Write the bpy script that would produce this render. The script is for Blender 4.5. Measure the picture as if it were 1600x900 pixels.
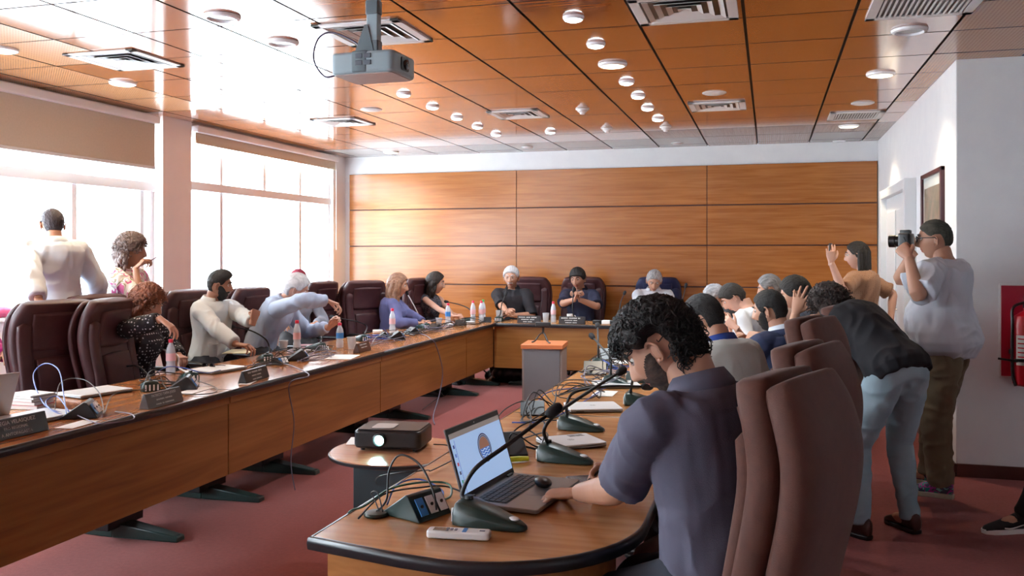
import bpy, math, random
from mathutils import Vector, Matrix, noise
V = Vector
PI = math.pi
for o in list(bpy.data.objects): bpy.data.objects.remove(o)
SC = bpy.context.scene
COL = SC.collection
random.seed(11)
# ------------------------------------------------------------ camera, world, lights, exposure
FPX, CAMH, CX, HY, THETA = 1400.0, 1.55, 800.0, 396.0, math.atan(402/1400.0)
cam_data = bpy.data.cameras.new('camera'); cam = bpy.data.objects.new('camera', cam_data)
COL.objects.link(cam); SC.camera = cam
cam_data.sensor_width = 36; cam_data.lens = 36*FPX/1600
cam_data.shift_y = -(450-HY)/1600.0
cam_data.clip_start = .05; cam_data.clip_end = 200
cam.location = (0, 0, CAMH); cam.rotation_euler = (PI/2, 0, THETA)
world = bpy.data.worlds.new('daylight'); SC.world = world; world.use_nodes = True
wn = world.node_tree.nodes; wl = world.node_tree.links
for n in list(wn): wn.remove(n)
bg = wn.new('ShaderNodeBackground'); wo = wn.new('ShaderNodeOutputWorld')
bg.inputs[0].default_value = (.82, .90, 1, 1); bg.inputs[1].default_value = 14.0
wl.new(bg.outputs[0], wo.inputs[0])
SC.view_settings.view_transform = 'Standard'; SC.view_settings.look = 'None'
SC.view_settings.exposure = 0.5; SC.view_settings.gamma = 1.0
SC.view_settings.use_curve_mapping = False
SPOT_COOL, SPOT_WARM = 42.0, 46.0
def px(x, y, d):
    """world point seen at pixel x,y of the 1600x900 photo at camera depth d"""
    u = (x-CX)/FPX; c, s = math.cos(THETA), math.sin(THETA)
    return V((d*(u*c-s), d*(c+u*s), CAMH-(y-HY)*d/FPX))
def at(x, y, z=.75):
    """world point seen at pixel x,y on the horizontal plane z"""
    return px(x, y, (CAMH-z)*FPX/(y-HY))
# ------------------------------------------------------------ geometry collector
class G:
    def __init__(s): s.v = []; s.f = []; s.m = []
    def add(s, vs, fs, m=0):
        o = len(s.v); s.v += [V(p) for p in vs]
        for f in fs: s.f.append([i+o for i in f]); s.m.append(m)
        return s
    def join(s, g, M=None):
        o = len(s.v); s.v += [(M @ p if M else p.copy()) for p in g.v]
        for f, m in zip(g.f, g.m): s.f.append([i+o for i in f]); s.m.append(m)
        return s
    def box(s, a, b, m=0, M=None):
        x0, y0, z0 = a; x1, y1, z1 = b
        vs = [V(p) for p in ((x0,y0,z0),(x1,y0,z0),(x1,y1,z0),(x0,y1,z0),(x0,y0,z1),(x1,y0,z1),(x1,y1,z1),(x0,y1,z1))]
        if M: vs = [M @ p for p in vs]
        return s.add(vs, [(0,3,2,1),(4,5,6,7),(0,1,5,4),(1,2,6,5),(2,3,7,6),(3,0,4,7)], m)
    def prism(s, pts, z0, z1, m=0, M=None):
        n = len(pts)
        vs = [V((p[0],p[1],z0)) for p in pts]+[V((p[0],p[1],z1)) for p in pts]
        if M: vs = [M @ p for p in vs]
        return s.add(vs, [tuple(range(n))[::-1], tuple(range(n,2*n))]+[(i,(i+1)%n,(i+1)%n+n,i+n) for i in range(n)], m)
    def rings(s, R, m=0, cap=True, closed=False):
        n = len(R[0]); vs = [p for r in R for p in r]; fs = []
        K = len(R)
        for k in range(K if closed else K-1):
            a = k*n; b = ((k+1)%K)*n
            for i in range(n): fs.append((a+i, a+(i+1)%n, b+(i+1)%n, b+i))
        if cap and not closed: fs += [tuple(range(n))[::-1], tuple(range((K-1)*n, K*n))]
        return s.add(vs, fs, m)
    def lathe(s, prof, n=20, m=0, M=None, cap=True):
        R = []
        for r, z in prof:
            ring = [V((r*math.cos(2*PI*i/n), r*math.sin(2*PI*i/n), z)) for i in range(n)]
            if M: ring = [M @ p for p in ring]
            R.append(ring)
        return s.rings(R, m, cap)
    def tube(s, pts, rad, n=8, m=0, sub=0, flat=1.0, up=None):
        pts = [V(p) for p in pts]
        if not hasattr(rad, '__len__'): rad = [rad]*len(pts)
        if sub: pts, rad = smooth_path(pts, rad, sub)
        R = []; t0 = (pts[1]-pts[0]).normalized()
        a = V(up) if up is not None else (V((0,0,1)) if abs(t0.z) < .9 else V((1,0,0)))
        a = (a - t0*a.dot(t0)).normalized()
        for i, p in enumerate(pts):
            t = (pts[min(i+1, len(pts)-1)]-pts[max(i-1, 0)])
            if t.length < 1e-9: t = t0
            t.normalize(); a = (a - t*a.dot(t))
            if a.length < 1e-6: a = t.orthogonal()
            a.normalize(); b = t.cross(a)
            R.append([p + (a*math.cos(2*PI*k/n)*flat + b*math.sin(2*PI*k/n))*rad[i] for k in range(n)])
        return s.rings(R, m)
    def ball(s, c, r, n=12, m=0, M=None):
        if not hasattr(r, '__len__'): r = (r, r, r)
        R = []; c = V(c); k = max(4, n*2//3)
        for j in range(1, k):
            a = PI*j/k
            ring = [V((r[0]*math.sin(a)*math.cos(2*PI*i/n), r[1]*math.sin(a)*math.sin(2*PI*i/n), -r[2]*math.cos(a))) for i in range(n)]
            R.append([(M @ q if M else q)+c for q in ring])
        return s.rings(R, m)
def smooth_path(pts, rad, sub):
    P, Q = [], []; n = len(pts)
    for i in range(n-1):
        p0, p1, p2, p3 = pts[max(i-1,0)], pts[i], pts[i+1], pts[min(i+2,n-1)]
        for k in range(sub):
            t = k/sub
            P.append(.5*((2*p1)+(p2-p0)*t+(2*p0-5*p1+4*p2-p3)*t*t+(3*p1-p0-3*p2+p3)*t**3))
            Q.append(rad[i]*(1-t)+rad[i+1]*t)
    P.append(pts[-1]); Q.append(rad[-1])
    return P, Q
def rrect(x0, y0, x1, y1, r, k=5):
    out = []
    for cx, cy, a0 in ((x1-r, y1-r, 0), (x0+r, y1-r, 90), (x0+r, y0+r, 180), (x1-r, y0+r, 270)):
        for i in range(k+1):
            a = math.radians(a0+90*i/k); out.append((cx+r*math.cos(a), cy+r*math.sin(a)))
    return out
def mesh_of(name, g, mats, smooth=True, auto=None):
    me = bpy.data.meshes.new(name)
    me.from_pydata([tuple(p) for p in g.v], [], g.f)
    for m in mats: me.materials.append(m)
    me.polygons.foreach_set('material_index', g.m)
    if smooth: me.polygons.foreach_set('use_smooth', [True]*len(g.f))
    me.validate(); me.update()
    if smooth and auto is not None: 
        try: me.set_sharp_from_angle(angle=math.radians(auto))
        except Exception: pass
    return me
def link(name, me, parent=None, loc=None, rot=None):
    o = bpy.data.objects.new(name, me); COL.objects.link(o)
    if parent: o.parent = parent
    if loc is not None: o.location = loc
    if rot is not None: o.rotation_euler = rot
    return o
def part(name, g, mats, parent=None, smooth=True, auto=35, bevel=0, label=None, seg=2):
    if not isinstance(mats, (list, tuple)): mats = [mats]
    o = link(name, mesh_of(name, g, mats, smooth, auto), parent)
    if bevel:
        b = o.modifiers.new('bevel', 'BEVEL'); b.width = bevel; b.segments = seg; b.limit_method = 'ANGLE'; b.angle_limit = .6
    if label: o['label'] = label
    return o
def thing(name, label, cat, loc=(0,0,0), rz=0, group=None):
    o = bpy.data.objects.new(name, None); COL.objects.link(o); o.empty_display_size = .1
    o.location = loc; o.rotation_euler = (0, 0, rz)
    o['label'] = label; o['category'] = cat
    if group: o['group'] = group
    return o
def solo(name, g, mats, label, cat, loc=(0,0,0), rz=0, group=None, **k):
    o = part(name, g, mats, None, **k); o.location = loc; o.rotation_euler = (0, 0, rz)
    o['label'] = label; o['category'] = cat
    if group: o['group'] = group
    return o
def struct(name, g, mats, label=None, **k):
    o = part(name, g, mats, None, **k); o['kind'] = 'structure'
    if label: o['label'] = label
    return o
def dup(root, label, loc, rz=0, group=None, tilt=None):
    def cp(o, parent):
        c = o.copy(); COL.objects.link(c)
        if parent: c.parent = parent
        for ch in list(kids.get(o.name, [])): cp(ch, c)
        return c
    kids = {}
    def walk(o):
        kids[o.name] = list(o.children)
        for ch in o.children: walk(ch)
    walk(root)
    r = cp(root, None); r.location = loc; r.rotation_euler = (0, 0, rz); r['label'] = label
    if group: r['group'] = group
    return r
def text_geo(txt, size, ext=.0004):
    cu = bpy.data.curves.new('lettering', 'FONT'); cu.body = txt; cu.size = size; cu.extrude = ext
    cu.align_x = 'CENTER'; cu.align_y = 'CENTER'; cu.resolution_u = 2
    o = bpy.data.objects.new('lettering_tmp', cu); COL.objects.link(o)
    dg = bpy.context.evaluated_depsgraph_get(); ev = o.evaluated_get(dg); me = bpy.data.meshes.new_from_object(ev)
    g = G(); g.add([v.co for v in me.vertices], [tuple(p.vertices) for p in me.polygons])
    bpy.data.objects.remove(o); bpy.data.curves.remove(cu); bpy.data.meshes.remove(me)
    return g
# ------------------------------------------------------------ materials
def mat(name, col=(.5,.5,.5), rough=.5, metal=0, **k):
    m = bpy.data.materials.new(name); m.use_nodes = True
    b = m.node_tree.nodes['Principled BSDF']
    b.inputs['Base Color'].default_value = (*col, 1); b.inputs['Roughness'].default_value = rough; b.inputs['Metallic'].default_value = metal
    for kk, vv in k.items(): b.inputs[kk.replace('_', ' ')].default_value = vv
    return m
def nodes(m): return m.node_tree.nodes, m.node_tree.links, m.node_tree.nodes['Principled BSDF']
def ramp(n, stops):
    r = n.new('ShaderNodeValToRGB'); e = r.color_ramp.elements
    while len(e) < len(stops): e.new(.5)
    for el, (p, c) in zip(e, stops): el.position = p; el.color = (*c, 1)
    return r
def noisy(name, c1, c2, scale=8, stretch=(1,1,1), rough=.5, bump=0, detail=5, bscale=None, lo=.3, hi=.7, distort=0, coord='Object', **k):
    """two-tone noise material, optionally bumped"""
    m = mat(name, c1, rough, **k); n, l, b = nodes(m)
    tc = n.new('ShaderNodeTexCoord'); mp = n.new('ShaderNodeMapping'); mp.inputs['Scale'].default_value = stretch
    l.new(tc.outputs[coord], mp.inputs[0])
    t = n.new('ShaderNodeTexNoise'); t.inputs['Scale'].default_value = scale; t.inputs['Detail'].default_value = detail; t.inputs['Distortion'].default_value = distort
    l.new(mp.outputs[0], t.inputs['Vector'])
    r = ramp(n, [(lo, c1), (hi, c2)]); l.new(t.outputs['Fac'], r.inputs[0]); l.new(r.outputs[0], b.inputs['Base Color'])
    if bump:
        t2 = t
        if bscale:
            t2 = n.new('ShaderNodeTexNoise'); t2.inputs['Scale'].default_value = bscale; t2.inputs['Detail'].default_value = 4
            l.new(mp.outputs[0], t2.inputs['Vector'])
        bp = n.new('ShaderNodeBump'); bp.inputs['Strength'].default_value = bump; bp.inputs['Distance'].default_value = .01
        l.new(t2.outputs['Fac'], bp.inputs['Height']); l.new(bp.outputs[0], b.inputs['Normal'])
    return m
def wood(name, dark, mid, light, axis=0, rough=.3, scale=1.0, **k):
    """veneer: long grain along the chosen world axis with soft figure"""
    m = mat(name, mid, rough, **k); n, l, b = nodes(m)
    g = n.new('ShaderNodeNewGeometry'); mp = n.new('ShaderNodeMapping')
    st = [14*scale]*3; st[axis] = .9*scale; mp.inputs['Scale'].default_value = st
    l.new(g.outputs['Position'], mp.inputs[0])
    t = n.new('ShaderNodeTexNoise'); t.inputs['Scale'].default_value = 1.6; t.inputs['Detail'].default_value = 2.2; t.inputs['Distortion'].default_value = .8
    l.new(mp.outputs[0], t.inputs['Vector'])
    t2 = n.new('ShaderNodeTexNoise'); mp2 = n.new('ShaderNodeMapping')
    st = [48*scale]*3; st[axis] = 2*scale; mp2.inputs['Scale'].default_value = st
    l.new(g.outputs['Position'], mp2.inputs[0]); l.new(mp2.outputs[0], t2.inputs['Vector']); t2.inputs['Scale'].default_value = 1.1; t2.inputs['Detail'].default_value = 1
    mx = n.new('ShaderNodeMix'); mx.data_type = 'FLOAT'; mx.inputs[0].default_value = .3
    l.new(t.outputs['Fac'], mx.inputs[2]); l.new(t2.outputs['Fac'], mx.inputs[3])
    r = ramp(n, [(.32, dark), (.5, mid), (.68, light)]); l.new(mx.outputs[0], r.inputs[0]); l.new(r.outputs[0], b.inputs['Base Color'])
    return m
def emit(name, col, s):
    m = mat(name, col, .4); b = m.node_tree.nodes['Principled BSDF']
    b.inputs['Emission Color'].default_value = (*col, 1); b.inputs['Emission Strength'].default_value = s
    return m
M = {}
M['carpet'] = noisy('carpet', (.185,.034,.028), (.24,.047,.040), 45, rough=.95, bump=.25, detail=8, bscale=300, Sheen_Weight=.22, Sheen_Roughness=.4, Sheen_Tint=(1,.7,.7,1))
M['wall'] = noisy('wall_paint', (.74,.74,.76), (.78,.78,.79), 6, rough=.6)
M['wall_cream'] = noisy('cream_paint', (.90,.87,.86), (.92,.89,.88), 6, rough=.55)
M['panel_wood'] = wood('wall_veneer', (.33,.105,.021), (.40,.142,.032), (.47,.178,.044), 0, rough=.22)
M['panel_dark'] = mat('panel_gap', (.07,.02,.012), .5)
M['table_wood'] = wood('table_laminate', (.36,.155,.05), (.46,.215,.078), (.56,.285,.12), 0, rough=.2, scale=.8)
M['table_wood_y'] = wood('table_laminate_long', (.33,.12,.038), (.42,.165,.055), (.50,.22,.08), 1, rough=.16, scale=.8)
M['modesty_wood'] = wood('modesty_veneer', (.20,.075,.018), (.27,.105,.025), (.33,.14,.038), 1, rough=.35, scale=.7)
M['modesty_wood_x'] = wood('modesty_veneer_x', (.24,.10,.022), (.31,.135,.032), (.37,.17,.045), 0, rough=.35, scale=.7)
M['edge'] = mat('black_edge_band', (.018,.018,.022), .28)
M['black'] = mat('black_plastic', (.012,.012,.014), .35)
M['metal_dark'] = mat('dark_metal', (.03,.032,.035), .4, .5)
M['green_plastic'] = noisy('dark_green_plastic', (.012,.032,.030), (.018,.042,.038), 20, rough=.33)
M['chrome'] = mat('chrome', (.6,.6,.62), .2, 1)
M['alu'] = mat('white_aluminium', (.92,.93,.95), .5)
M['blind'] = noisy('blind_fabric', (.60,.53,.42), (.64,.56,.45), 60, rough=.8)
M['white'] = mat('white_plastic', (.75,.76,.76), .35)
M['paper'] = mat('paper', (.82,.82,.80), .7)
M['paper_cream'] = mat('cream_paper', (.75,.70,.48), .7)
M['silver'] = mat('silver_laptop', (.74,.76,.78), .35, .05)
M['grey_metal'] = mat('grey_laptop', (.24,.235,.23), .35, .6)
M['keys'] = mat('keys', (.03,.035,.05), .5)
M['lettering'] = mat('white_lettering', (.62,.62,.60), .5)
M['plaque'] = mat('plaque_black', (.022,.021,.024), .3)
M['plaque_grey'] = mat('plaque_grey', (.09,.08,.078), .35)
M['plaque_brown'] = mat('plaque_brown', (.07,.025,.015), .35)
M['red'] = mat('red_enamel', (.62,.006,.02), .3)
M['red_board'] = mat('red_board', (.42,.006,.03), .35)
M['redcap'] = mat('red_cap', (.75,.02,.07), .35)
M['bluecable'] = mat('blue_cable', (.03,.08,.38), .4)
M['bluelabel'] = mat('blue_label', (.05,.25,.65), .4)
M['greencable'] = mat('green_cable', (.02,.12,.08), .4)
M['blackcable'] = mat('black_cable', (.012,.012,.014), .45)
M['greycable'] = mat('grey_cable', (.15,.14,.20), .45)
M['yellow'] = mat('yellow_marker', (.65,.68,.04), .4)
M['grey_box'] = mat('grey_laminate', (.16,.17,.19), .45)
M['grey_box_side'] = mat('grey_laminate_edge', (.26,.235,.225), .45)
M['orange_top'] = mat('orange_laminate', (.62,.20,.075), .3)
M['round_wood'] = wood('round_table_wood', (.40,.16,.08), (.48,.21,.11), (.54,.26,.14), 0, rough=.25)
M['proj_grey'] = mat('projector_grey', (.30,.39,.43), .4)
M['proj_dark'] = mat('projector_dark_grey', (.12,.16,.18), .4)
M['glass_lens'] = mat('lens', (.01,.01,.015), .05)
M['frame_wood'] = mat('frame_wood', (.06,.014,.022), .35)
M['base_wood'] = mat('baseboard_wood', (.07,.018,.012), .35)
M['door'] = mat('door_white', (.72,.74,.76), .4)
M['foam'] = noisy('mic_foam', (.01,.01,.012), (.03,.03,.035), 400, rough=.9)
M['ceiling_tile'] = wood('ceiling_veneer', (.38,.115,.025), (.44,.142,.033), (.50,.17,.044), 0, rough=.11, IOR=1.75, Coat_Weight=.6, Coat_Roughness=.10, Coat_IOR=1.7)
M['ceiling_gap'] = mat('ceiling_gap', (.012,.008,.007), .7)
def perforated(name, c1, c2):
    m = mat(name, c1, .22); n, l, b = nodes(m)
    g = n.new('ShaderNodeNewGeometry'); mp = n.new('ShaderNodeMapping'); mp.inputs['Scale'].default_value = (1/.022, 1/.022, 1)
    l.new(g.outputs['Position'], mp.inputs[0])
    vm = n.new('ShaderNodeVectorMath'); vm.operation = 'FRACTION'; l.new(mp.outputs[0], vm.inputs[0])
    sp = n.new('ShaderNodeSeparateXYZ'); l.new(vm.outputs[0], sp.inputs[0])
    cb = n.new('ShaderNodeCombineXYZ'); l.new(sp.outputs[0], cb.inputs[0]); l.new(sp.outputs[1], cb.inputs[1])
    ds = n.new('ShaderNodeVectorMath'); ds.operation = 'DISTANCE'; ds.inputs[1].default_value = (.5,.5,0); l.new(cb.outputs[0], ds.inputs[0])
    r = ramp(n, [(.20, c2), (.28, c1)]); l.new(ds.outputs['Value'], r.inputs[0]); l.new(r.outputs[0], b.inputs['Base Color'])
    return m
M['tile_perf'] = perforated('perforated_tile', (.50,.24,.10), (.30,.12,.045))
M['tile_perf_grey'] = perforated('perforated_grey_tile', (.38,.29,.25), (.22,.15,.12))
M['tile_grey'] = mat('grey_tile', (.30,.27,.25), .2)
M['brown_fabric'] = noisy('maroon_upholstery', (.074,.021,.012), (.098,.029,.016), 30, rough=.75, bump=.15, bscale=500, Sheen_Weight=.12)
M['chair_left'] = noisy('maroon_leather', (.050,.013,.017), (.068,.020,.024), 14, rough=.5, bump=.06, bscale=250)
M['chair_navy'] = noisy('navy_leather', (.012,.018,.07), (.018,.026,.09), 14, rough=.5, bump=.06, bscale=250)
def thin_glass(name, tint=(.97,.985,.98), refl=.08):
    m = bpy.data.materials.new(name); m.use_nodes = True; n = m.node_tree.nodes; l = m.node_tree.links
    for q in list(n): n.remove(q)
    t = n.new('ShaderNodeBsdfTransparent'); t.inputs[0].default_value = (*tint, 1)
    gl = n.new('ShaderNodeBsdfGlossy'); gl.inputs['Roughness'].default_value = .02
    mx = n.new('ShaderNodeMixShader'); mx.inputs[0].default_value = refl; o = n.new('ShaderNodeOutputMaterial')
    l.new(t.outputs[0], mx.inputs[1]); l.new(gl.outputs[0], mx.inputs[2]); l.new(mx.outputs[0], o.inputs[0])
    return m
M['pane'] = thin_glass('window_glass')
M['clear'] = thin_glass('clear_plastic', (.80,.84,.88), .16)
M['water'] = thin_glass('bottle_water', (.70,.78,.88), .10)
M['cup'] = mat('frosted_cup', (.62,.66,.70), .35, Alpha=.55)
# ------------------------------------------------------------ room shell
CZ, WY, LX, NX, NY = 2.90, 11.5, -5.75, 1.25, 6.85     # ceiling height, back wall, window wall, niche wall, near face of the niche block
RX, BY = 4.2, -3.2                                     # walls beyond the frame
struct('floor', G().box((LX-.3, BY-.2, -.1), (RX+.2, WY+.2, 0)), M['carpet'])
struct('wall_back', G().box((LX-.3, WY, 0), (RX+.2, WY+.15, CZ+.2)), M['wall'])
struct('wall_niche', G().box((NX, NY, 0), (RX+.1, WY, CZ+.001)), M['wall'], bevel=.006)
struct('wall_right', G().box((RX, BY, 0), (RX+.15, NY, CZ+.2)), M['wall'])
struct('wall_behind', G().box((LX-.3, BY-.15, 0), (RX+.15, BY, CZ+.2)), M['wall'])
# ceiling tiles
g = G(); g.box((LX-.3, BY-.1, CZ+.012), (RX+.1, WY+.1, CZ+.2), 1)
X0, DX, Y0, DY = -.138, .6, 5.30, .66
rt = random.Random(4)
for i in range(-10, 8):
    for j in range(-13, 11):
        xa, xb = X0+DX*i, X0+DX*(i+1); ya, yb = Y0+DY*j, Y0+DY*(j+1)
        xa2, xb2, ya2, yb2 = max(xa+.009, LX), min(xb-.009, RX), max(ya+.007, BY), min(yb-.007, WY)
        if xb2-xa2 < .02 or yb2-ya2 < .02: continue
        if xa2 > NX and ya2 > NY: continue
        mi = 0
        if j >= 8: mi = 3
        if j == 7 and i >= -2: mi = 3
        if j == 9 or j == 8:
            if i in (-9, -6, -3, -2, 1): mi = 4
        if i >= 2 and j < 5: mi = 2 if i < 3 else 3
        if i <= -9 and j < 3: mi = 2
        if i in (-8,) and j < 0: mi = 2
        dz = rt.uniform(-.0006, .0006)
        g.box((xa2, ya2, CZ+dz), (xb2, yb2, CZ+.011), 1); g.m[-6] = mi
g.m = [m for m in g.m]
struct('ceiling', g, [M['ceiling_tile'], M['ceiling_gap'], M['tile_perf'], M['tile_perf_grey'], M['tile_grey']], smooth=False)
# back wall wooden panelling
g = G()
xs = [-5.67, -3.23, -.75, NX-.01]; zs = [.10, .61, 1.13, 1.65, 2.155, 2.66]
g.box((xs[0], WY-.02, .1), (xs[-1], WY+.01, 2.655), 1)
for a, b in zip(xs, xs[1:]):
    for c, d in zip(zs, zs[1:]): g.box((a+.004, WY-.035, c+.008), (b-.004, WY-.019, d-.008), 0)
struct('trim_1', g, [M['panel_wood'], M['panel_dark']], bevel=.002, label='orange wood wall panelling')
g = G(); g.box((NX+.002, NY-.018, 0), (RX, NY, .09)); g.box((NX-.018, NY-.018, 0), (NX, 8.6, .09))
struct('baseboard_niche', g, M['base_wood'], bevel=.004)
# window wall: parapet, lintel, pillars
SILL, HEAD = 1.02, 2.82
g = G()
g.box((LX-.22, BY, 0), (LX, WY, SILL)); g.box((LX-.22, BY, HEAD), (LX, WY, CZ+.1))
for a, b in ((11.14, WY), (BY, BY+.3), (-.3, .2)): g.box((LX-.22, a, SILL), (LX, b, HEAD))
struct('wall_left', g, M['wall_cream'])
struct('trim_2', G().box((LX-.25, 7.48, 0), (LX+.05, 7.93, CZ)), M['wall_cream'], label='cream pillar between the windows')
struct('trim_3', G().box((LX-.22, BY, SILL), (LX+.04, 7.48, SILL+.03)).box((LX-.22, 7.93, SILL), (LX+.04, WY, SILL+.03)), M['alu'], label='window sill')
def window(name, y0, y1, ups, lows, tz):
    g = G(); x0, x1 = LX-.12, LX-.06; w = .028
    g.box((x0, y0, SILL+.03), (x1, y0+.05, HEAD)).box((x0, y1-.05, SILL+.03), (x1, y1, HEAD))
    g.box((x0, y0, SILL+.03), (x1, y1, SILL+.09)).box((x0, y0, HEAD-.05), (x1, y1, HEAD))
    g.box((x0-.02, y0, tz-.045), (x1+.02, y1, tz+.045))
    for y in ups: g.box((x0, y-w, tz), (x1, y+w, HEAD))
    for y in lows: g.box((x0, y-w, SILL), (x1, y+w, tz))
    o = struct(name, g, M['alu'], bevel=.003)
    p = part('pane', G().box((LX-.095, y0+.03, SILL+.05), (LX-.089, y1-.03, HEAD-.03)), M['pane'], o, smooth=False)
    return o
window('window_1', 7.93, 11.14, (8.62, 9.5, 10.35), (8.62, 10.35), 2.26)
window('window_2', .2, 7.48, (1.6, 3.2, 4.8, 6.44), (1.1, 2.0, 2.9, 3.8, 4.7, 5.6, 6.44, 7.32), 2.2)
window('window_3', BY+.3, -.3, (-1.6,), (-1.6,), 2.2)
def blind(y0, y1, zb, label):
    t = thing('roller_blind', label, 'blind', (LX+.05, (y0+y1)/2, 0), 0, 'roller blinds on the window wall')
    h = (y1-y0)/2
    part('cassette', G().box((-.045, -h, 2.80), (.05, h, 2.875)), M['alu'], t, bevel=.01)
    part('fabric', G().box((-.003, -h+.02, zb), (.0, h-.02, 2.81)), M['blind'], t)
    part('bottom_rail', G().box((-.012, -h+.02, zb-.03), (.008, h-.02, zb)), M['white'] if zb < 2.6 else M['blind'], t, bevel=.004)
    part('pull_cord', G().tube([(.02, h-.03, 2.8), (.02, h-.03, 1.6)], .0025), M['white'], t)
blind(2.6, 7.38, 2.39, 'wide beige roller blind pulled partly down over the near windows')
blind(7.98, 11.12, 2.72, 'narrow beige roller blind rolled up above the far window by the corner')
# door in the niche wall
g = G()
g.box((NX-.10, 8.60, 0), (NX+.0, 8.70, 2.22)).box((NX-.10, 10.35, 0), (NX+.0, 10.45, 2.22)).box((NX-.098, 8.699, 2.13), (NX+.0, 10.351, 2.219))
g.box((NX-.04, 8.7, 0), (NX+.0, 10.35, 2.13))
d = struct('door_1', g, M['door'], bevel=.004)
g = G(); g.box((NX-.052, 8.8, .15), (NX-.04, 9.45, 1.98)).box((NX-.052, 9.6, .15), (NX-.04, 10.25, 1.98))
part('door_panel', g, M['door'], d, bevel=.006)
h = G(); h.tube([(NX-.04, 9.5, 1.0), (NX-.1, 9.5, 1.0), (NX-.1, 9.4, 1.0)], .009, sub=2); part('door_handle', h, M['chrome'], d)
# switch plate
# framed picture
t = thing('framed_picture', 'dark wood framed print hanging on the white niche wall above the photographer', 'picture', (NX, 7.72, 1.96))
g = G()
W_, H_ = .46, .24
for a, b in (((-.03,-W_,H_-.035),(0,W_,H_)), ((-.03,-W_,-H_),(0,W_,-H_+.035)), ((-.03,-W_,-H_),(0,-W_+.05,H_)), ((-.03,W_-.05,-H_),(0,W_,H_))): g.box(a, b)
part('frame', g, M['frame_wood'], t, bevel=.004)
mp_ = noisy('picture_print', (.25,.27,.22), (.55,.40,.33), 9, rough=.3)
part('mount', G().box((-.012, -W_+.04, -H_+.03), (-.006, W_-.04, H_-.03)), M['paper'], t)
part('print', G().box((-.014, -W_+.09, -H_+.05), (-.010, W_-.09, H_-.12)), mp_, t)
part('pane', G().box((-.022, -W_+.04, -H_+.03), (-.020, W_-.04, H_-.03)), M['pane'], t)
# fire extinguisher on a red board
EX = px(1598, 500, NY/(math.cos(THETA)+math.sin(THETA)*(1598-CX)/FPX)); ex = EX.x
t = thing('fire_extinguisher_board', 'red backing board with white edge fixed to the grey wall', 'board', (ex, NY, 1.02))
part('board', G().box((-.135, -.012, -.31), (.16, 0, .31)), M['red_board'], t, bevel=.003)
part('border', G().box((-.147, -.008, -.322), (.172, 0, .322)), M['white'], t, bevel=.003)
t = thing('fire_extinguisher', 'red fire extinguisher with black hose hanging on the red board', 'fire extinguisher', (ex-.0, NY-.125, .665))
part('cylinder', G().lathe([(.0,0),(.08,0),(.092,.012),(.092,.42),(.080,.465),(.045,.49),(.028,.50),(.028,.53),(0,.53)], 28), M['red'], t)
part('valve', G().lathe([(0,.52),(.03,.52),(.03,.55),(.018,.56),(.018,.58),(0,.58)], 16), M['black'], t)
part('handle', G().box((-.02,-.10,.585),(.02,.02,.60)).box((-.018,-.09,.55),(.018,.0,.562)), M['black'], t, bevel=.003)
part('hose', G().tube([(-.02,0,.555),(-.09,-.01,.52),(-.10,-.03,.40),(-.10,-.03,.10),(-.085,-.05,.0)], .010, sub=5), M['black'], t)
part('bracket', G().box((-.09,-.0,.2),(.09,.108,.23)), M['black'], t)
part('nozzle', G().tube([(-.085,-.10,.17),(-.20,-.09,.185)], [.008,.007], 10).box((-.10,-.10,.165),(.088,-.084,.185)), M['black'], t)
part('label_panel', G().add([V((-.0932*-1*math.cos(a), -.0932*-1*math.sin(a), z)) for z in (.14,.34) for a in [(-150+i*12)*PI/180 for i in range(9)]], [(i,i+1,i+10,i+9) for i in range(8)]), M['paper'], t, label='white printed instruction label')
g = G()
for k in range(6):
    zz = .32-.03*k
    g.add([V((-.0940*-1*math.cos(a), -.0940*-1*math.sin(a), z)) for z in (zz-.008, zz) for a in [(-142+i*10)*PI/180 for i in range(9)]], [(i,i+1,i+10,i+9) for i in range(8)])
part('label_stripe', g, M['red'], t)
# ------------------------------------------------------------ ceiling fittings
def ceil_at(x, y): return at(x, y, CZ)
ring_m, glow_c, glow_w = M['alu'], emit('cool_lamp', (.75,.93,1.0), 14), emit('warm_lamp', (1,.86,.55), 7)
off_m = mat('lamp_glass_off', (.55,.58,.58), .25)
def downlight(x, y, kind, label, grp):
    p = ceil_at(x, y)
    r = {'cool': .062, 'warm': .105, 'off': .105, 'blank': .10}[kind]
    t = thing('downlight' if kind != 'blank' else 'ceiling_speaker', label, 'ceiling light' if kind != 'blank' else 'speaker', (p.x, p.y, CZ-.001), 0, grp)
    n = 28
    if kind == 'blank':
        part('grille', G().lathe([(0,-.012),(r*.8,-.011),(r,-.003),(r,0),(0,0)], n), M['white'], t); return
    part('trim_ring', G().lathe([(r*.72,-.006),(r*.8,-.02),(r*.95,-.014),(r,-.002),(r,0),(r*.72,0)], n), ring_m, t)
    part('lamp', G().lathe([(0,{'cool':-.030,'warm':-.024,'off':-.008}[kind]),(r*.5,{'cool':-.028,'warm':-.022,'off':-.008}[kind]),(r*.80,{'cool':-.021,'warm':-.0175,'off':-.008}[kind]),(r*.80,-.005),(0,-.005)], n), {'cool':glow_c,'warm':glow_w,'off':off_m}[kind], t)
    if kind in ('cool', 'warm'):
        ld = bpy.data.lights.new('lamp_light', 'SPOT'); ld.energy = SPOT_COOL if kind == 'cool' else SPOT_WARM
        ld.color = (.82,.93,1) if kind == 'cool' else (1,.84,.6); ld.spot_size = 2.0; ld.spot_blend = .8; ld.shadow_soft_size = .05
        lo = bpy.data.objects.new('lamp_light', ld); COL.objects.link(lo); lo.parent = t; lo.location = (0,0,-.06)
lft = [(631,146),(676,166),(714,183),(746,197),(775,209)]
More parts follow.
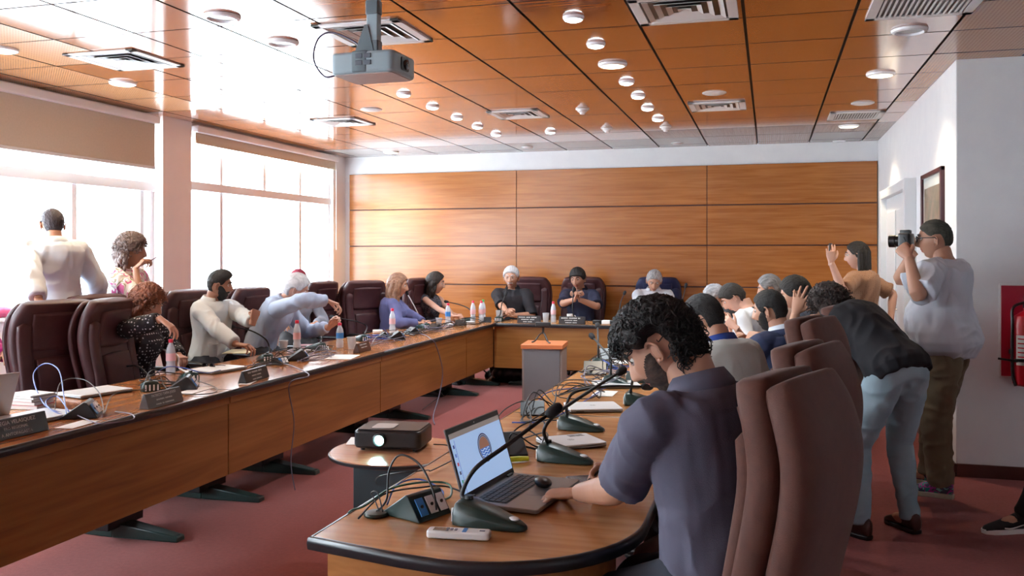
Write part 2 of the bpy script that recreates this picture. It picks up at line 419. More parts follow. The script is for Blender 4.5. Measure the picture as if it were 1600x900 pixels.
for i,(x,y) in enumerate(lft): downlight(x, y, 'cool', ['bright halogen downlight nearest the ceiling projector in the left row of spots','second halogen downlight from the projector in the left row of spots','middle halogen downlight of the left row of five spots','fourth halogen downlight from the projector in the left row of spots','farthest halogen downlight in the left row of spots, nearest the wood wall'][i], 'left row of halogen spots')
downlight(860, 205, 'cool', 'single halogen downlight standing alone between the two rows of spots', 'halogen spots')
for i,(x,y) in enumerate([(896,26),(931,68),(979,127),(997,149),(1012,168),(1028,185)]): downlight(x, y, 'cool', 'halogen downlight in the middle row of spots, '+['nearest the camera at the top edge','second from the top edge','just beyond the warm round light','fourth from the top edge','fifth from the top edge','farthest, towards the wood wall'][i], 'middle row of halogen spots')
downlight(957, 100, 'warm', 'warm round downlight inside the middle row of cool spots', 'round recessed lights')
downlight(1376, 115, 'warm', 'large bright warm downlight over the right side near the column', 'round recessed lights')
downlight(1326, 196, 'warm', 'bright warm downlight beyond the slatted vent on the far right', 'round recessed lights')
downlight(192, 129, 'warm', 'round lit downlight on the left ceiling beside the square diffuser', 'round recessed lights')
downlight(2, 76, 'warm', 'round lit downlight cut by the left edge of the photo', 'round recessed lights')
downlight(611, 237, 'warm', 'small lit downlight in the far left corner by the wood wall', 'round recessed lights')
downlight(1421, 46, 'off', 'unlit round downlight in the perforated tiles at the upper right', 'round recessed lights')
downlight(347, 25, 'off', 'unlit round downlight in the glare at the upper left', 'round recessed lights')
downlight(441, 65, 'off', 'unlit round downlight in the glare left of the hanging projector', 'round recessed lights')
for x,y,l in ((580,171,'left of the row of halogen spots'),(1116,145,'beside the far middle diffuser'),(1348,161,'just above the slatted vent on the right')):
    downlight(x, y, 'blank', 'white round ceiling speaker '+l, 'ceiling speakers')
for x,y,l in ((824,229,'small flat detector in the far ceiling, left of the head of table'),(1058,223,'flat round detector in the grey tile before the wood wall'),(1311,220,'flat round detector in the far right grey tile')):
    p = ceil_at(x,y)
    solo('ceiling_sensor', G().lathe([(0,-.018),(.06,-.015),(.075,-.004),(.075,0),(0,0)], 24), M['white'], 'white '+l, 'sensor', (p.x,p.y,CZ-.001), 0, 'flat round sensors')
def detector(x, y, l):
    p = ceil_at(x,y); t = thing('smoke_detector', l, 'smoke detector', (p.x,p.y,CZ-.001), 0, 'smoke detectors')
    part('base', G().lathe([(0,-.012),(.058,-.012),(.065,-.004),(.065,0),(0,0)], 24), M['white'], t)
    part('sensor_head', G().lathe([(0,-.052),(.022,-.05),(.028,-.035),(.045,-.026),(.045,-.012),(0,-.012)], 24), M['white'], t)
detector(910, 170, 'white smoke detector on the ceiling, left of the middle spots')
detector(948, 200, 'small white smoke detector beyond the larger one in the ceiling')
detector(1040, 198, 'small white smoke detector behind the last middle halogen spot')
def diffuser(x, y, label, w=.5, slat=False, rz=0, d=None):
    p = ceil_at(x, y); t = thing('air_diffuser', label, 'air vent', (p.x, p.y, CZ-.001), rz, 'ceiling air vents')
    h = w/2; d = (d or w)/2
    g = G(); k = .055
    for a, b in (((-h,-d,-.012),(h,-d+k,0)), ((-h,d-k,-.012),(h,d,0)), ((-h,-d,-.012),(-h+k,d,0)), ((h-k,-d,-.012),(h,d,0))): g.box(a, b)
    part('frame', g, M['white'], t, bevel=.003)
    part('backing', G().box((-h+.02,-d+.02,-.002),(h-.02,d-.02,0)), M['black'], t)
    if slat:
        n = 16
        for i in range(n):
            xx = -h+k+(2*h-2*k)*(i+.5)/n
            part('slat', G().box((xx-.005,-d+k,-.012),(xx+.005,d-k,-.003)), M['white'], t)
    else:
        for i in range(1, 5):
            q = 1-.21*i-.03; a, b = h*q, d*q; c = .018
            gg = G()
            for s0, s1 in (((-a,-b),(a,-b)), ((a,-b),(a,b)), ((a,b),(-a,b)), ((-a,b),(-a,-b))):
                s0 = V((*s0,0)); s1 = V((*s1,0)); nrm = V((s1.y-s0.y, -(s1.x-s0.x), 0)).normalized(); dr = (s1-s0).normalized()
                A, B = s0+V((0,0,-.013)), s1+V((0,0,-.013)); C_, D_ = s1-nrm*c*1.6-dr*c*1.6+V((0,0,-.003)), s0-nrm*c*1.6+dr*c*1.6+V((0,0,-.003))
                gg.add([A,B,C_,D_, A+V((0,0,.002)),B+V((0,0,.002)),C_+V((0,0,.002)),D_+V((0,0,.002))], [(0,1,2,3),(7,6,5,4),(0,4,5,1),(1,5,6,2),(2,6,7,3),(3,7,4,0)])
            part('slat', gg, M['white'], t, smooth=False)
diffuser(584, 51, 'square white air diffuser directly behind the projector pole', .56)
diffuser(196, 93, 'square white air diffuser above the left windows', .56)
diffuser(1070, 13, 'square white air diffuser at the top edge, right of the halogen spots', .56)
diffuser(810, 178, 'square white air diffuser in the far ceiling between the spot rows', .50)
diffuser(1121, 165, 'square white air diffuser in the far ceiling left of the slatted vent', .50)
diffuser(536, 190, 'square white air diffuser in the glare above the far window', .50)
diffuser(1446, 4, 'slatted white return grille at the top edge on the right', .56, True)
diffuser(1337, 180, 'slatted white return grille between the warm right downlights', .50, True)
# ------------------------------------------------------------ hanging projector
P = px(584, 105, 4.35)
t = thing('ceiling_projector', 'grey projector hanging from a ceiling pole over the left table', 'projector', (P.x, P.y, P.z), math.radians(-2))
w, d, h = .165, .13, .052
# long axis along X, lens on the +X side facing the screen
g = G(); g.prism(rrect(-w, -d, w, d, .03), -h, h)
part('body', g, M['proj_grey'], t, bevel=.014, seg=3)
g = G(); g.prism(rrect(-.055, -d-.003, .03, d+.003, .012), -h+.004, h+.003); part('dark_band', g, M['proj_dark'], t, bevel=.008)
g = G(); g.prism(rrect(-w+.015, -d+.015, w-.015, d-.015, .02), -h-.004, -h+.002); part('underside', g, noisy('projector_underside', (.42,.30,.27), (.46,.34,.31), 20, rough=.45), t)
g = G()
for i in range(2):
    for j in range(2): g.box((-.012+.045*i-.018, -d-.005, -.005+.032*j-.01), (-.012+.045*i+.018, -d+.002, -.005+.032*j+.012))
part('vent_grille', g, mat('vent_blue', (.09,.11,.14), .5), t, bevel=.002)
g = G(); g.prism(rrect(-.045,-.03,.035,.034,.012), w-.004, w+.006, M=Matrix(((0,0,1,0),(1,0,0,0),(0,1,0,0),(0,0,0,1)))); part('lens_surround', g, M['black'], t)
g = G(); g.lathe([(0,.012),(.018,.012),(.024,.009),(.026,.0),(0,0)], 20, M=Matrix.Translation((w+.004,.0,0)) @ Matrix.Rotation(PI/2,4,'Y')); part('lens', g, M['glass_lens'], t)
part('top_knob', G().lathe([(0,.012),(.014,.012),(.016,0),(0,0)], 14, M=Matrix.Translation((.06,-.02,h))).lathe([(0,.012),(.014,.012),(.016,0),(0,0)], 14, M=Matrix.Translation((.095,-.02,h))), M['proj_dark'], t)
PH = CZ-P.z
g = G(); g.box((-.03-.0,-.022,h+.03), (.03,.022,PH)); part('pole', g, M['proj_grey'], t, bevel=.005)
for za, zb in ((.20,.27),(0,.075)): part('pole_joint', G().box((-.034,-.026,h+za),(.034,.026,h+zb)), M['proj_dark'], t, bevel=.006)
g = G(); Mx = Matrix(((1,0,0,0),(0,0,1,-.03),(0,1,0,h-.01),(0,0,0,1))); g.prism([(-.10,0),(.02,0),(-.02,.16),(-.035,.16)], 0, .008, M=Mx); Mx = Matrix(((1,0,0,0),(0,0,1,.022),(0,1,0,h-.01),(0,0,0,1))); g.prism([(-.10,0),(.02,0),(-.02,.16),(-.035,.16)], 0, .008, M=Mx)
part('mount_bracket', g, M['proj_dark'], t)
part('ceiling_plate', G().box((-.07,-.07,PH-.01),(.07,.07,PH)), M['proj_grey'], t, bevel=.004)
part('plug', G().box((-w-.03,-.02,-.035),(-w,.01,-.015)).box((-w-.03,.03,-.012),(-w,.055,.008)), M['black'], t, bevel=.003)
part('cable', G().tube([(-w-.03,-.005,-.025),(-w-.10,-.01,-.03),(-w-.165,0,.06),(-w-.14,0,.16),(-w-.06,0,.185),(-.09,0,.12),(-.07,0,.055)], .0045, 8, sub=8), mat('violet_black_cable', (.02,.01,.05), .4), t)
# ------------------------------------------------------------ people
def sstep(a, b, x):
    t = max(0., min(1., (x-a)/(b-a))) if a != b else float(x > a)
    return t*t*(3-2*t)
def gauss(x, s): return math.exp(-(x/s)**2)
def Rx(a): return Matrix.Rotation(a, 3, 'X')
def Ry(a): return Matrix.Rotation(a, 3, 'Y')
def Rz(a): return Matrix.Rotation(a, 3, 'Z')
def rad(*a): return [math.radians(q) for q in a]
def voxel(g, size, smooth=2, mats=None, name='mesh', factor=.6):
    """one continuous skin over everything collected in g"""
    me = mesh_of('raw', g, [], False); o = bpy.data.objects.new('raw', me); COL.objects.link(o)
    r = o.modifiers.new('r', 'REMESH'); r.mode = 'VOXEL'; r.voxel_size = size; r.use_smooth_shade = True
    if smooth:
        s = o.modifiers.new('s', 'SMOOTH'); s.iterations = smooth; s.factor = factor
    dg = bpy.context.evaluated_depsgraph_get()
    out = bpy.data.meshes.new_from_object(o.evaluated_get(dg)); out.name = name
    bpy.data.objects.remove(o); bpy.data.meshes.remove(me)
    out.materials.clear()
    for m in (mats or []): out.materials.append(m)
    out.polygons.foreach_set('use_smooth', [True]*len(out.polygons))
    return out
def mesh_to_g(me, m=0):
    g = G(); g.add([v.co for v in me.vertices], [tuple(p.vertices) for p in me.polygons], m); return g
def wrinkle(me, amp, freq=9, seed=0, stretch=(1,1,.55), zmin=None):
    n = len(me.vertices); co = [0.]*3*n; me.vertices.foreach_get('co', co)
    no = [0.]*3*n; me.vertex_normals.foreach_get('vector', no)
    off = V((seed*3.7, seed*1.3, seed*2.1))
    for i in range(n):
        p = V(co[3*i:3*i+3]); q = V((p.x*stretch[0], p.y*stretch[1], p.z*stretch[2]))*freq+off
        w = noise.noise_vector(q*.6)*1.1
        a = 1-abs(noise.noise(q+w))*2.6; b = noise.noise(q*2.3+w)
        d = amp*(.75*a+.35*b)
        for k in range(3): co[3*i+k] += no[3*i+k]*d
    me.vertices.foreach_set('co', co); me.update()
# --- head: function of direction -> surface point in head space (centre of skull origin, +Y face, metres)
def head_point(d, f=1.0, fem=0, nose=1.0):
    x, y, z = d
    p = V((x*.074, y*.094, z*.116))
    if p.z < 0:
        t = sstep(0, -.116, p.z)
        p.x *= 1-.34*t; 
        if p.y < 0: p.y *= 1-.45*sstep(-.01, -.10, p.z)
        else: p.y *= 1-.06*t
    else:
        p.x *= 1+.03*sstep(0, .05, p.z)
    if p.y < 0: p.y *= 1.03
    if y > 0:
        fr = sstep(0, .5, y); ax = abs(p.x)
        q = 0
        q += .0045*gauss(p.z-.036, .012)*gauss(ax-.024, .024)*(1-.5*fem)
        q -= .0095*gauss(p.z-.012, .014)*gauss(ax-.031, .017)
        q += .0035*gauss(p.z+.022, .020)*gauss(ax-.042, .018)
        nw = .0085+.0075*sstep(.01, -.032, p.z)
        nz = sstep(.030, -.034, p.z)*sstep(-.046, -.036, p.z)
        q += (.004+.021*nz)*nose*gauss(p.x, nw)*sstep(.042, .02, p.z)*sstep(-.047, -.036, p.z)
        q += .006*gauss(p.z+.033, .008)*gauss(ax-.012, .007)
        q += .0055*gauss(p.z+.056, .006)*gauss(p.x, .020)+.0060*gauss(p.z+.068, .006)*gauss(p.x, .017)
        q -= .004*gauss(p.z+.062, .0028)*gauss(p.x, .022)
        q -= .003*gauss(p.z+.080, .007)*gauss(p.x, .022)
        q += .0085*gauss(p.z+.100, .014)*gauss(p.x, .022)
        p.y += q*fr*(.9 if fem else 1)
    return p*f
def head_g(f, fem, nose, nu=84, nv=64):
    g = G(); R = []
    for j in range(1, nv):
        a = PI*j/nv
        R.append([head_point(V((math.sin(a)*math.sin(2*PI*i/nu), math.sin(a)*math.cos(2*PI*i/nu), -math.cos(a))), f, fem, nose) for i in range(nu)])
    g.rings(R); 
    return g
def ear_g(f, sx):
    g = G(); c = V((sx*.075, -.004, -.004))*f
    Rm = Rz(sx*.35) @ Rx(-.15)
    pts = []
    for k in range(15):
        a = -2.2+4.6*k/14
        q = V((sx*(.006+.004*math.sin(a)), -.014*math.cos(a+.2)*(1.05 if math.sin(a) > 0 else .75)*1.15, .030*math.sin(a)))
        pts.append(c+(Rm @ q)*f)
    g.tube([pts[0]]+pts, [.0045*f]*16, 7, sub=2)
    g.ball(c+V((sx*.001,-.001,-.001))*f, (.004*f,.013*f,.024*f), 12, M=Rm)
    g.ball(c+V((sx*.003,.004,-.027))*f, (.004*f,.007*f,.008*f), 8, M=Rm)
    return g
def hair_mask(d, st):
    """1 where hair grows: compares the height on the skull with the hair line of that side"""
    az = math.degrees(math.atan2(abs(d.x), d.y)); z = d.z*.116
    fl, sl, bl = st.get('front', .066), st.get('side', .012), st.get('back', -.075)
    if az < 40: line = fl-(fl-st.get('temple', .05))*sstep(18, 40, az)
    elif az < 78: line = st.get('temple', .05)+(sl-st.get('temple', .05))*sstep(40, 76, az)
    elif az < 106: line = sl+(st.get('ear', .018)-sl)*sstep(80, 92, az)
    else: line = st.get('ear', .018)+(bl-st.get('ear', .018))*sstep(108, 132, az)
    return sstep(line-.006, line+.010, z), az
def hair_g(f, fem, st, nu=120, nv=96):
    g = G(); R = []; vol = st.get('vol', .018); sv = st.get('sidevol', vol*.6); cur = st.get('curl', .0); fr = st.get('freq', 60)
    for j in range(1, nv):
        a = PI*j/nv; row = []
        for i in range(nu):
            d = V((math.sin(a)*math.sin(2*PI*i/nu), math.sin(a)*math.cos(2*PI*i/nu), -math.cos(a)))
            p = head_point(d, 1, fem); m, az = hair_mask(d, st)
            up = sstep(-.2, .75, d.z); th = sv+(vol-sv)*up
            if st.get('quiff'): th += st['quiff']*sstep(.2, .9, d.z)*sstep(-.3, .7, d.y)
            q = d*fr/10
            if cur: nn = noise.noise(q*2.2)*1.0+noise.noise(q*5)*.6; th += cur*nn
            else:
                s = V((d.x*fr/3.5, d.y*fr/16, d.z*fr/9)); th += .0035*noise.noise(s)+.0022*noise.noise(s*2.1)
            row.append((p+V((d.x, d.y, d.z*.9))*(th*m-.012*(1-m)))*f)
        R.append(row)
    g.rings(R); return g
def curls_g(f, fem, st, n=900, seed=1, r=.0028, ln=.05, coil=.009):
    rr = random.Random(seed); g = G(); vol = st.get('vol', .018); sv = st.get('sidevol', vol*.6); c = 0
    while c < n:
        d = V((rr.gauss(0,1), rr.gauss(0,1), rr.gauss(0,1))).normalized(); m, az = hair_mask(d, st)
        if m < .8 or (st.get('earclear') and 62 < az < 122 and d.z*.116 < st['earclear']): continue
        c += 1
        up = sstep(-.2, .75, d.z); th = (sv+(vol-sv)*up)
        p = head_point(d, 1, fem)+d*(th-.012)
        t = d.cross(V((rr.uniform(-1,1), rr.uniform(-1,1), rr.uniform(-1,1)))).normalized(); t = (t+V((0,0,-.5))+d*rr.uniform(-.1,.5)).normalized()
        a = t.orthogonal().normalized(); b = t.cross(a); ph = rr.uniform(0, 6.28); pts = []
        L = ln*rr.uniform(.6, 1.2); k = 11; turns = rr.uniform(1.0, 1.9)
        for i in range(k):
            u = i/(k-1); w = ph+u*turns*2*PI
            q = p+t*L*u+(a*math.cos(w)+b*math.sin(w))*coil*rr.uniform(.9,1.1)+V((0,0,-.012))*u*u
            pts.append(q*f)
        g.tube(pts, [r*f*(1-.5*abs(2*i/(k-1)-1)) for i in range(k)], 4)
    return g
def beard_g(f, fem, th=.008, full=True, nu=96, nv=72, must=True, chin_only=False):
    g = G(); R = []
    for j in range(1, nv):
        a = PI*j/nv; row = []
        for i in range(nu):
            d = V((math.sin(a)*math.sin(2*PI*i/nu), math.sin(a)*math.cos(2*PI*i/nu), -math.cos(a)))
            p = head_point(d, 1, fem); ax = abs(p.x); m = 0.
            if full and d.y > -.25:
                az = math.atan2(abs(d.x), d.y)
                line = -.050+.050*sstep(.6, 1.30, az)
                m = sstep(line+.014, line-.012, p.z)*sstep(-.25, -.12, d.y)
                m *= sstep(.0, .16, d.y+.05*noise.noise(d*9)) if p.z > -.085 else 1
                m *= 1-gauss(p.z+.062, .009)*gauss(p.x, .020)*.98 if d.y > 0 else 1
            if must and d.y > .3: m = max(m, gauss(p.z+.049, .0065)*sstep(.033, .024, ax)*1.2)
            m = min(1, m); t = th*(.35+.65*sstep(-.045,-.09,p.z))*(1+.35*noise.noise(d*14))
            row.append((p+d*(t*m-.006*(1-sstep(.05,.5,m))))*f)
        R.append(row)
    g.rings(R); return g
# --- hand: wrist at origin, fingers +Y, palm facing -Z, thumb on sgn*X
def hand_g(sgn=-1, curl=.35, spread=.12, thumb=.4, f=1.0, fine=False, grip=None):
    g = G(); R = []
    for y, w, t, z in ((-.035,.027,.020,0), (0,.027,.018,0), (.02,.033,.0165,-.001), (.05,.040,.015,-.002), (.078,.0415,.0125,0), (.092,.039,.010,.001)):
        R.append([V((w*math.cos(2*PI*k/16), y, z+t*math.sin(2*PI*k/16))) for k in range(16)])
    g.rings(R)
    fx = [(.0305,.084,(.040,.025,.021),.0088), (.0105,.090,(.045,.029,.021),.0090), (-.0100,.087,(.041,.027,.021),.0085), (-.0290,.077,(.032,.020,.019),.0075)]
    for k, (x, y, L, r) in enumerate(fx):
        c = (grip[k] if grip else curl*(1+.12*k)); a = 0; p = V((sgn*x, y-.012, 0)); pts = [p-V((0,.02,0)), p]; sp = -sgn*0+sgn*spread*(1.5-k)*.5
        rr_ = [r*1.0, r*1.08]
        for s, (l, dg) in enumerate(zip(L, (62, 78, 48))):
            a += math.radians(dg)*c
            p = p+V((math.sin(sp)*math.cos(a), math.cos(sp)*math.cos(a), -math.sin(a)))*(l+(.010 if s == 0 else 0))
            pts.append(p); rr_.append(r*(1.0, .92, .74)[s])
        g.tube(pts, rr_, 10, sub=3); g.ball(pts[-1], r*.76, 8)
    p = V((sgn*.020, .012, -.006)); pts = [p]; rr_ = [.013]; a = math.radians(48-12*thumb); dn = .35+.9*thumb
    for s, l in enumerate((.040, .034, .028)):
        dr = V((sgn*math.sin(a), math.cos(a), -dn*(.5+.25*s))).normalized(); p = p+dr*l; pts.append(p); rr_.append((.0125,.0105,.0082)[s]); a -= math.radians(22)*(.4+thumb)
    g.tube(pts, rr_, 10, sub=3); g.ball(pts[-1], .0083, 8)
    g.ball((sgn*.020,.030,-.006), (.017,.026,.015), 10)
    for p in g.v: p *= f
    return g
HAND_CACHE = {}
def hand_mesh(sgn, curl, spread, thumb, vox, grip=None):
    k = (sgn, round(curl,2), round(spread,2), round(thumb,2), vox, tuple(grip) if grip else None)
    if k not in HAND_CACHE:
        me = voxel(hand_g(sgn, curl, spread, thumb, grip=grip), vox, 2); HAND_CACHE[k] = mesh_to_g(me); bpy.data.meshes.remove(me)
    return HAND_CACHE[k]
def ik(S, T, a, b, pole):
    D = T-S; L = min(max(D.length, abs(a-b)+.02), (a+b)*.997); dr = D.normalized(); T = S+dr*L
    x = (a*a-b*b+L*L)/(2*L); h = math.sqrt(max(0, a*a-x*x)); pl = pole-dr*pole.dot(dr)
    if pl.length < 1e-5: pl = dr.orthogonal()
    return S+dr*x+pl.normalized()*h, T
def oval(c, r, fw, rx, ry, n=24, e=2.0):
    out = []
    for k in range(n):
        a = 2*PI*k/n; ca, sa = math.cos(a), math.sin(a)
        ca = math.copysign(abs(ca)**(2/e), ca); sa = math.copysign(abs(sa)**(2/e), sa)
        out.append(c+r*(rx*ca)+fw*(ry*sa))
    return out
SKIN_CACHE = {}
def skin(tone):
    if tone not in SKIN_CACHE:
        c = {'fair': (.62,.36,.27), 'tan': (.50,.26,.17), 'mid': (.40,.20,.13), 'brown': (.30,.14,.09)}[tone]
        m = noisy('skin_'+tone, tuple(q*.93 for q in c), c, 18, rough=.5, bump=.05, bscale=220)
        b = m.node_tree.nodes['Principled BSDF']; b.inputs['Subsurface Weight'].default_value = .06; b.inputs['Subsurface Radius'].default_value = (.6,.25,.12); b.inputs['Subsurface Scale'].default_value = .01
        lip = mat('lips_'+tone, (c[0]*.85, c[1]*.52, c[2]*.55), .42)
        SKIN_CACHE[tone] = [m, lip]
    return SKIN_CACHE[tone]
EYE_W = mat('eye_white', (.62,.60,.58), .2); EYE_D = mat('eye_iris', (.02,.012,.008), .15)
HM = {}
def hairmat(name, c, c2=None, rough=.45):
    if name not in HM:
        c2 = c2 or tuple(q*2.0 for q in c)
        HM[name] = noisy('hair_'+name, c, c2, 28, (3,.5,1), rough=rough, bump=.7, bscale=130, lo=.35, hi=.7)
    return HM[name]
def cloth(name, c, c2=None, **k):
    c2 = c2 or tuple(q*.9 for q in c)
    return noisy('cloth_'+name, c, c2, k.pop('scale', 6), rough=k.pop('rough', .85), bump=k.pop('bump', .12), bscale=k.pop('bscale', 420), **k)
PEOPLE = []
class Person:
    def __init__(s, label, pos, yaw, seated=True, k=1.0, fem=0, lean=0, side=0, twist=0, bend=None, hd=(0,0,0), tone='tan', L=None, R=None,
                 poleL=None, poleR=None, handL={}, handR={}, vox=.0075, pz=None, feet=None, belly=0, wide=1.0, nose=1.0, group=None, headf=None, knees=.2, legs=True, head_at=None, shrug=.012, armk=1.0):
        if head_at is not None:
            q = Person.__new__(Person); q.k = k; q.f = headf or (k*.98 if k < 1 else k*.97)
            pz = pz if pz is not None else (.575 if seated else .935*k)
            q.spine(pz, lean, side, twist, bend, hd)
            c = Matrix.Rotation(math.radians(yaw), 3, 'Z') @ q.hc; D = V(head_at)-c
            pos = (D.x, D.y, 0); pz = pz+D.z
        s.k = k; s.fem = fem; s.vox = vox; s.tone = tone; s.belly = belly; s.wide = wide*(.90 if fem else 1)
        s.root = thing('person', label, 'person', pos, math.radians(yaw), group)
        Wm = Matrix.Translation(V(pos)) @ Matrix.Rotation(math.radians(yaw), 4, 'Z'); s.W = Wm; inv = Wm.inverted(); s.inv = inv
        s.f = headf or (k*.98 if k < 1 else k*.97)
        pz = pz if pz is not None else (.575 if seated else .935*k)
        s.spine(pz, lean, side, twist, bend, hd); N = 14; s.pz = pz
        # arms
        sw = (.185 if not fem else .162)*k*wide; s.sw = sw
        sp = s.pts[int(N*.90)]; s.arms = {}
        for nm, sx, T, pole, hh in (('L', -1, L, poleL, handL), ('R', 1, R, poleR, handR)):
            fwd = .03 if (T is not None) else 0
            S = sp+s.Rt @ V((sx*(sw-.012), fwd, -.012+shrug))
            if T is None: T = S+V((sx*.08, .05, -.52*k)) if not seated else V((sx*.17, .30, pz+.16))
            elif hh.get('local'): T = V(T)
            else: T = inv @ V(T)
            pole = V(pole) if pole else V((sx*.6, -.5, -.7))
            E, T = ik(S, T, .285*k*armk, .25*k*armk, pole)
            s.arms[nm] = (S, E, T, sx, hh)
        # legs
        s.legs = {}
        if legs:
            for nm, sx in (('L', -1), ('R', 1)):
                H = V((sx*.09*k, 0, pz-.02)); 
                if feet and feet.get(nm) is not None: A = inv @ V(feet[nm]) if not feet.get('local') else V(feet[nm])
                else: A = V((sx*.13, .40, .085)) if seated else V((sx*.11, .0, .085))
                pole = V((sx*knees, 1, .15)) if not seated else V((sx*knees, .6, 1))
                Kn, A = ik(H, A, .44*k, .42*k, pole); s.legs[nm] = (H, Kn, A, sx, feet.get(nm+'dir') if feet else None)
        PEOPLE.append(s); s.body()
    def spine(s, pz, lean, side, twist, bend, hd):
        lean, side, twist = rad(lean, side, twist); k = s.k
        p = V((0, 0, pz)); s.pts = []; s.fr = []
        N = 14; Ls = .50*k; lo = bend if bend is not None else .5
        for i in range(N+1):
            t = i/N; w = lo+(1-lo)*sstep(0, .8, t)
            Rm = Rz(twist*t) @ Rx(-lean*w) @ Ry(side*w)
            s.pts.append(p.copy()); s.fr.append(Rm)
            p = p+(Rm @ V((0, 0, Ls/N)))
        s.Rt = s.fr[-1]; s.nb = s.pts[-1]
        yw, pt, rl = rad(*hd)
        Rn = (Rx(-lean*.7) if lean > .5 else Rx(-lean*.5)) @ Rz(twist+yw) @ Rx(-pt) @ Ry(rl)
        s.Rh = Rn; s.jt = s.nb+(s.Rt @ V((0, .014, .004)))*k + (Rn @ V((0, .008, .02)))*k
        s.hc = s.jt+(Rn @ V((0, .018, .098)))*s.f
        s.Hm = Matrix.Translation(s.hc) @ Rn.to_4x4()
    def spine_secs(s, off=0, t0=-.2, t1=1.15, loose=1.0, bell=None):
        prof = [(-.20,.085,.075,0), (-.10,.150,.105,-.005), (0,.170,.118,-.01), (.12,.166,.115,0), (.28,.150,.105,.008), (.42,.146,.104,.01), (.58,.158,.114,.008),
                (.72,.172,.120,.004), (.84,.176,.112,-.004), (.92,.150,.092,-.010), (.98,.100,.072,-.012), (1.03,.062,.060,-.008), (1.15,.056,.058,.002)]
        if s.fem: prof = [(t, rx*(.98 if t < .15 else .86 if t < .5 else .93), ry*(.97 if t < .5 else .97)+(.020 if .55 < t < .78 else 0), c+(.016 if .55 < t < .78 else 0)) for t, rx, ry, c in prof]
        R = []; N = len(s.pts)-1
        for t, rx, ry, c in prof:
            if t < t0-1e-6 or t > t1+1e-6: continue
            u = max(0, min(1, t)); i = min(int(u*N), N-1); w = u*N-i
            P = s.pts[i].lerp(s.pts[i+1], w); F = s.fr[min(i+(w > .5), N)]
            if t < 0 or t > 1: P = P+F @ V((0, 0, (t-u)*.5*s.k))
            if s.belly and -.05 < t < .7:
                b = s.belly*gauss(t-.28, .3); ry += b*.6; rx += b*.35; c += b*.5
            neck = t > .96
            rx, ry = (rx*s.k*(1 if neck else s.wide*.97))+off*(.6 if neck else 1), ry*s.k+off*(.6 if neck else 1)
            if bell and t < bell[0]: rx += bell[1]*(bell[0]-t); ry += bell[1]*(bell[0]-t)
            R.append(oval(P+F @ V((0, c*s.k, 0)), F @ V((1,0,0)), F @ V((0,1,0)), rx, ry, 28, 2.15))
        return R
    def arm_path(s, nm):
        S, E, T, sx, hh = s.arms[nm]; k = s.k
        ins = s.pts[12]+s.Rt @ V((sx*s.sw*.45, 0, -.01))
        return [ins, S, S.lerp(E, .33), S.lerp(E, .72), E, E.lerp(T, .28), E.lerp(T, .65), T]
    def body(s):
        k = s.k; g = G(); fm = .86 if s.fem else 1.0
        g.rings(s.spine_secs(-.014))
        # neck into the head
        N0 = s.nb+s.Rt @ V((0, -.012*k, -.03*k)); N1 = s.hc+s.Rh @ V((0, -.022, -.055))*s.f
        g.tube([N0, N0.lerp(N1, .5)+s.Rt @ V((0,-.002,0)), N1], [.064*k*fm, .056*k*fm, .056*k*fm], 16, sub=3)
        hg = head_g(s.f, s.fem, 1.0)
        hands = G()
        for nm in 'LR':
            S, E, T, sx, hh = s.arms[nm]
            r = [.052, .052, .048, .043, .040, .043, .035, .0275]
            g.tube(s.arm_path(nm), [q*k*fm for q in r], 14, sub=3)
            fd = (T-E).normalized()
            d = V(hh['dir']) if 'dir' in hh else fd
            if hh.get('world'): d = s.inv.to_3x3() @ d
            d.normalize(); n = V(hh.get('palm', (0, 0, -1)))
            if hh.get('world'): n = s.inv.to_3x3() @ n
            n = (n-d*n.dot(d)).normalized(); z = -n; x = d.cross(z)
            Rm = Matrix((x, d, z)).transposed(); Hmx = Matrix.Translation(T+d*.008) @ Rm.to_4x4() @ Matrix.Scale(k*(.93 if s.fem else 1), 4)
            sg = hh.get('thumbside', -sx)
            hm = hand_mesh(sg, hh.get('curl', .35), hh.get('spread', .12), hh.get('thumb', .4), min(.0035, s.vox*.6), hh.get('grip'))
            hands.join(hm, Hmx); s.arms[nm] = (S, E, T, sx, dict(hh, M=Hmx))
        for nm, (H, Kn, A, sx, dr) in s.legs.items():
            g.tube([H+V((0,0,.03)), H.lerp(Kn,.3), H.lerp(Kn,.8), Kn, Kn.lerp(A,.3), Kn.lerp(A,.75), A], [q*k for q in (.070,.072,.058,.052,.050,.036,.034)], 14, sub=3)
            g.ball(A+V((0,.04,-.03)), (.035,.09,.035), 10)
        me = voxel(g, s.vox, 2, skin(s.tone), 'body', .5)
        gb = mesh_to_g(me); bpy.data.meshes.remove(me); gb.join(hands); nf = len(gb.f); gb.join(hg, s.Hm)
        for sx in (-1, 1): gb.join(ear_g(s.f, sx), s.Hm)
        # lips
        inv = s.Hm.inverted(); f = s.f; ids = []
        for fc in gb.f[nf:]:
            q = (inv @ (sum((gb.v[i] for i in fc), V())/len(fc)))/f; ids.append(1 if (q.y > .070 and abs(q.x) < .024-.3*abs(q.z+.062) and -.0735 < q.z < -.0515) else 0)
        gb.m = [0]*nf+ids
        s.bodyo = part('body', gb, skin(s.tone), s.root, auto=None)
    def headpart(s, name, g, m, label=None, vox=None, sm=1):
        G2 = G().join(g, s.Hm)
        if vox:
            me = voxel(G2, vox, sm, [m], name); o = link(name, me, s.root); 
            if label: o['label'] = label
            return o
        return part(name, G2, m, s.root, auto=None, label=label)
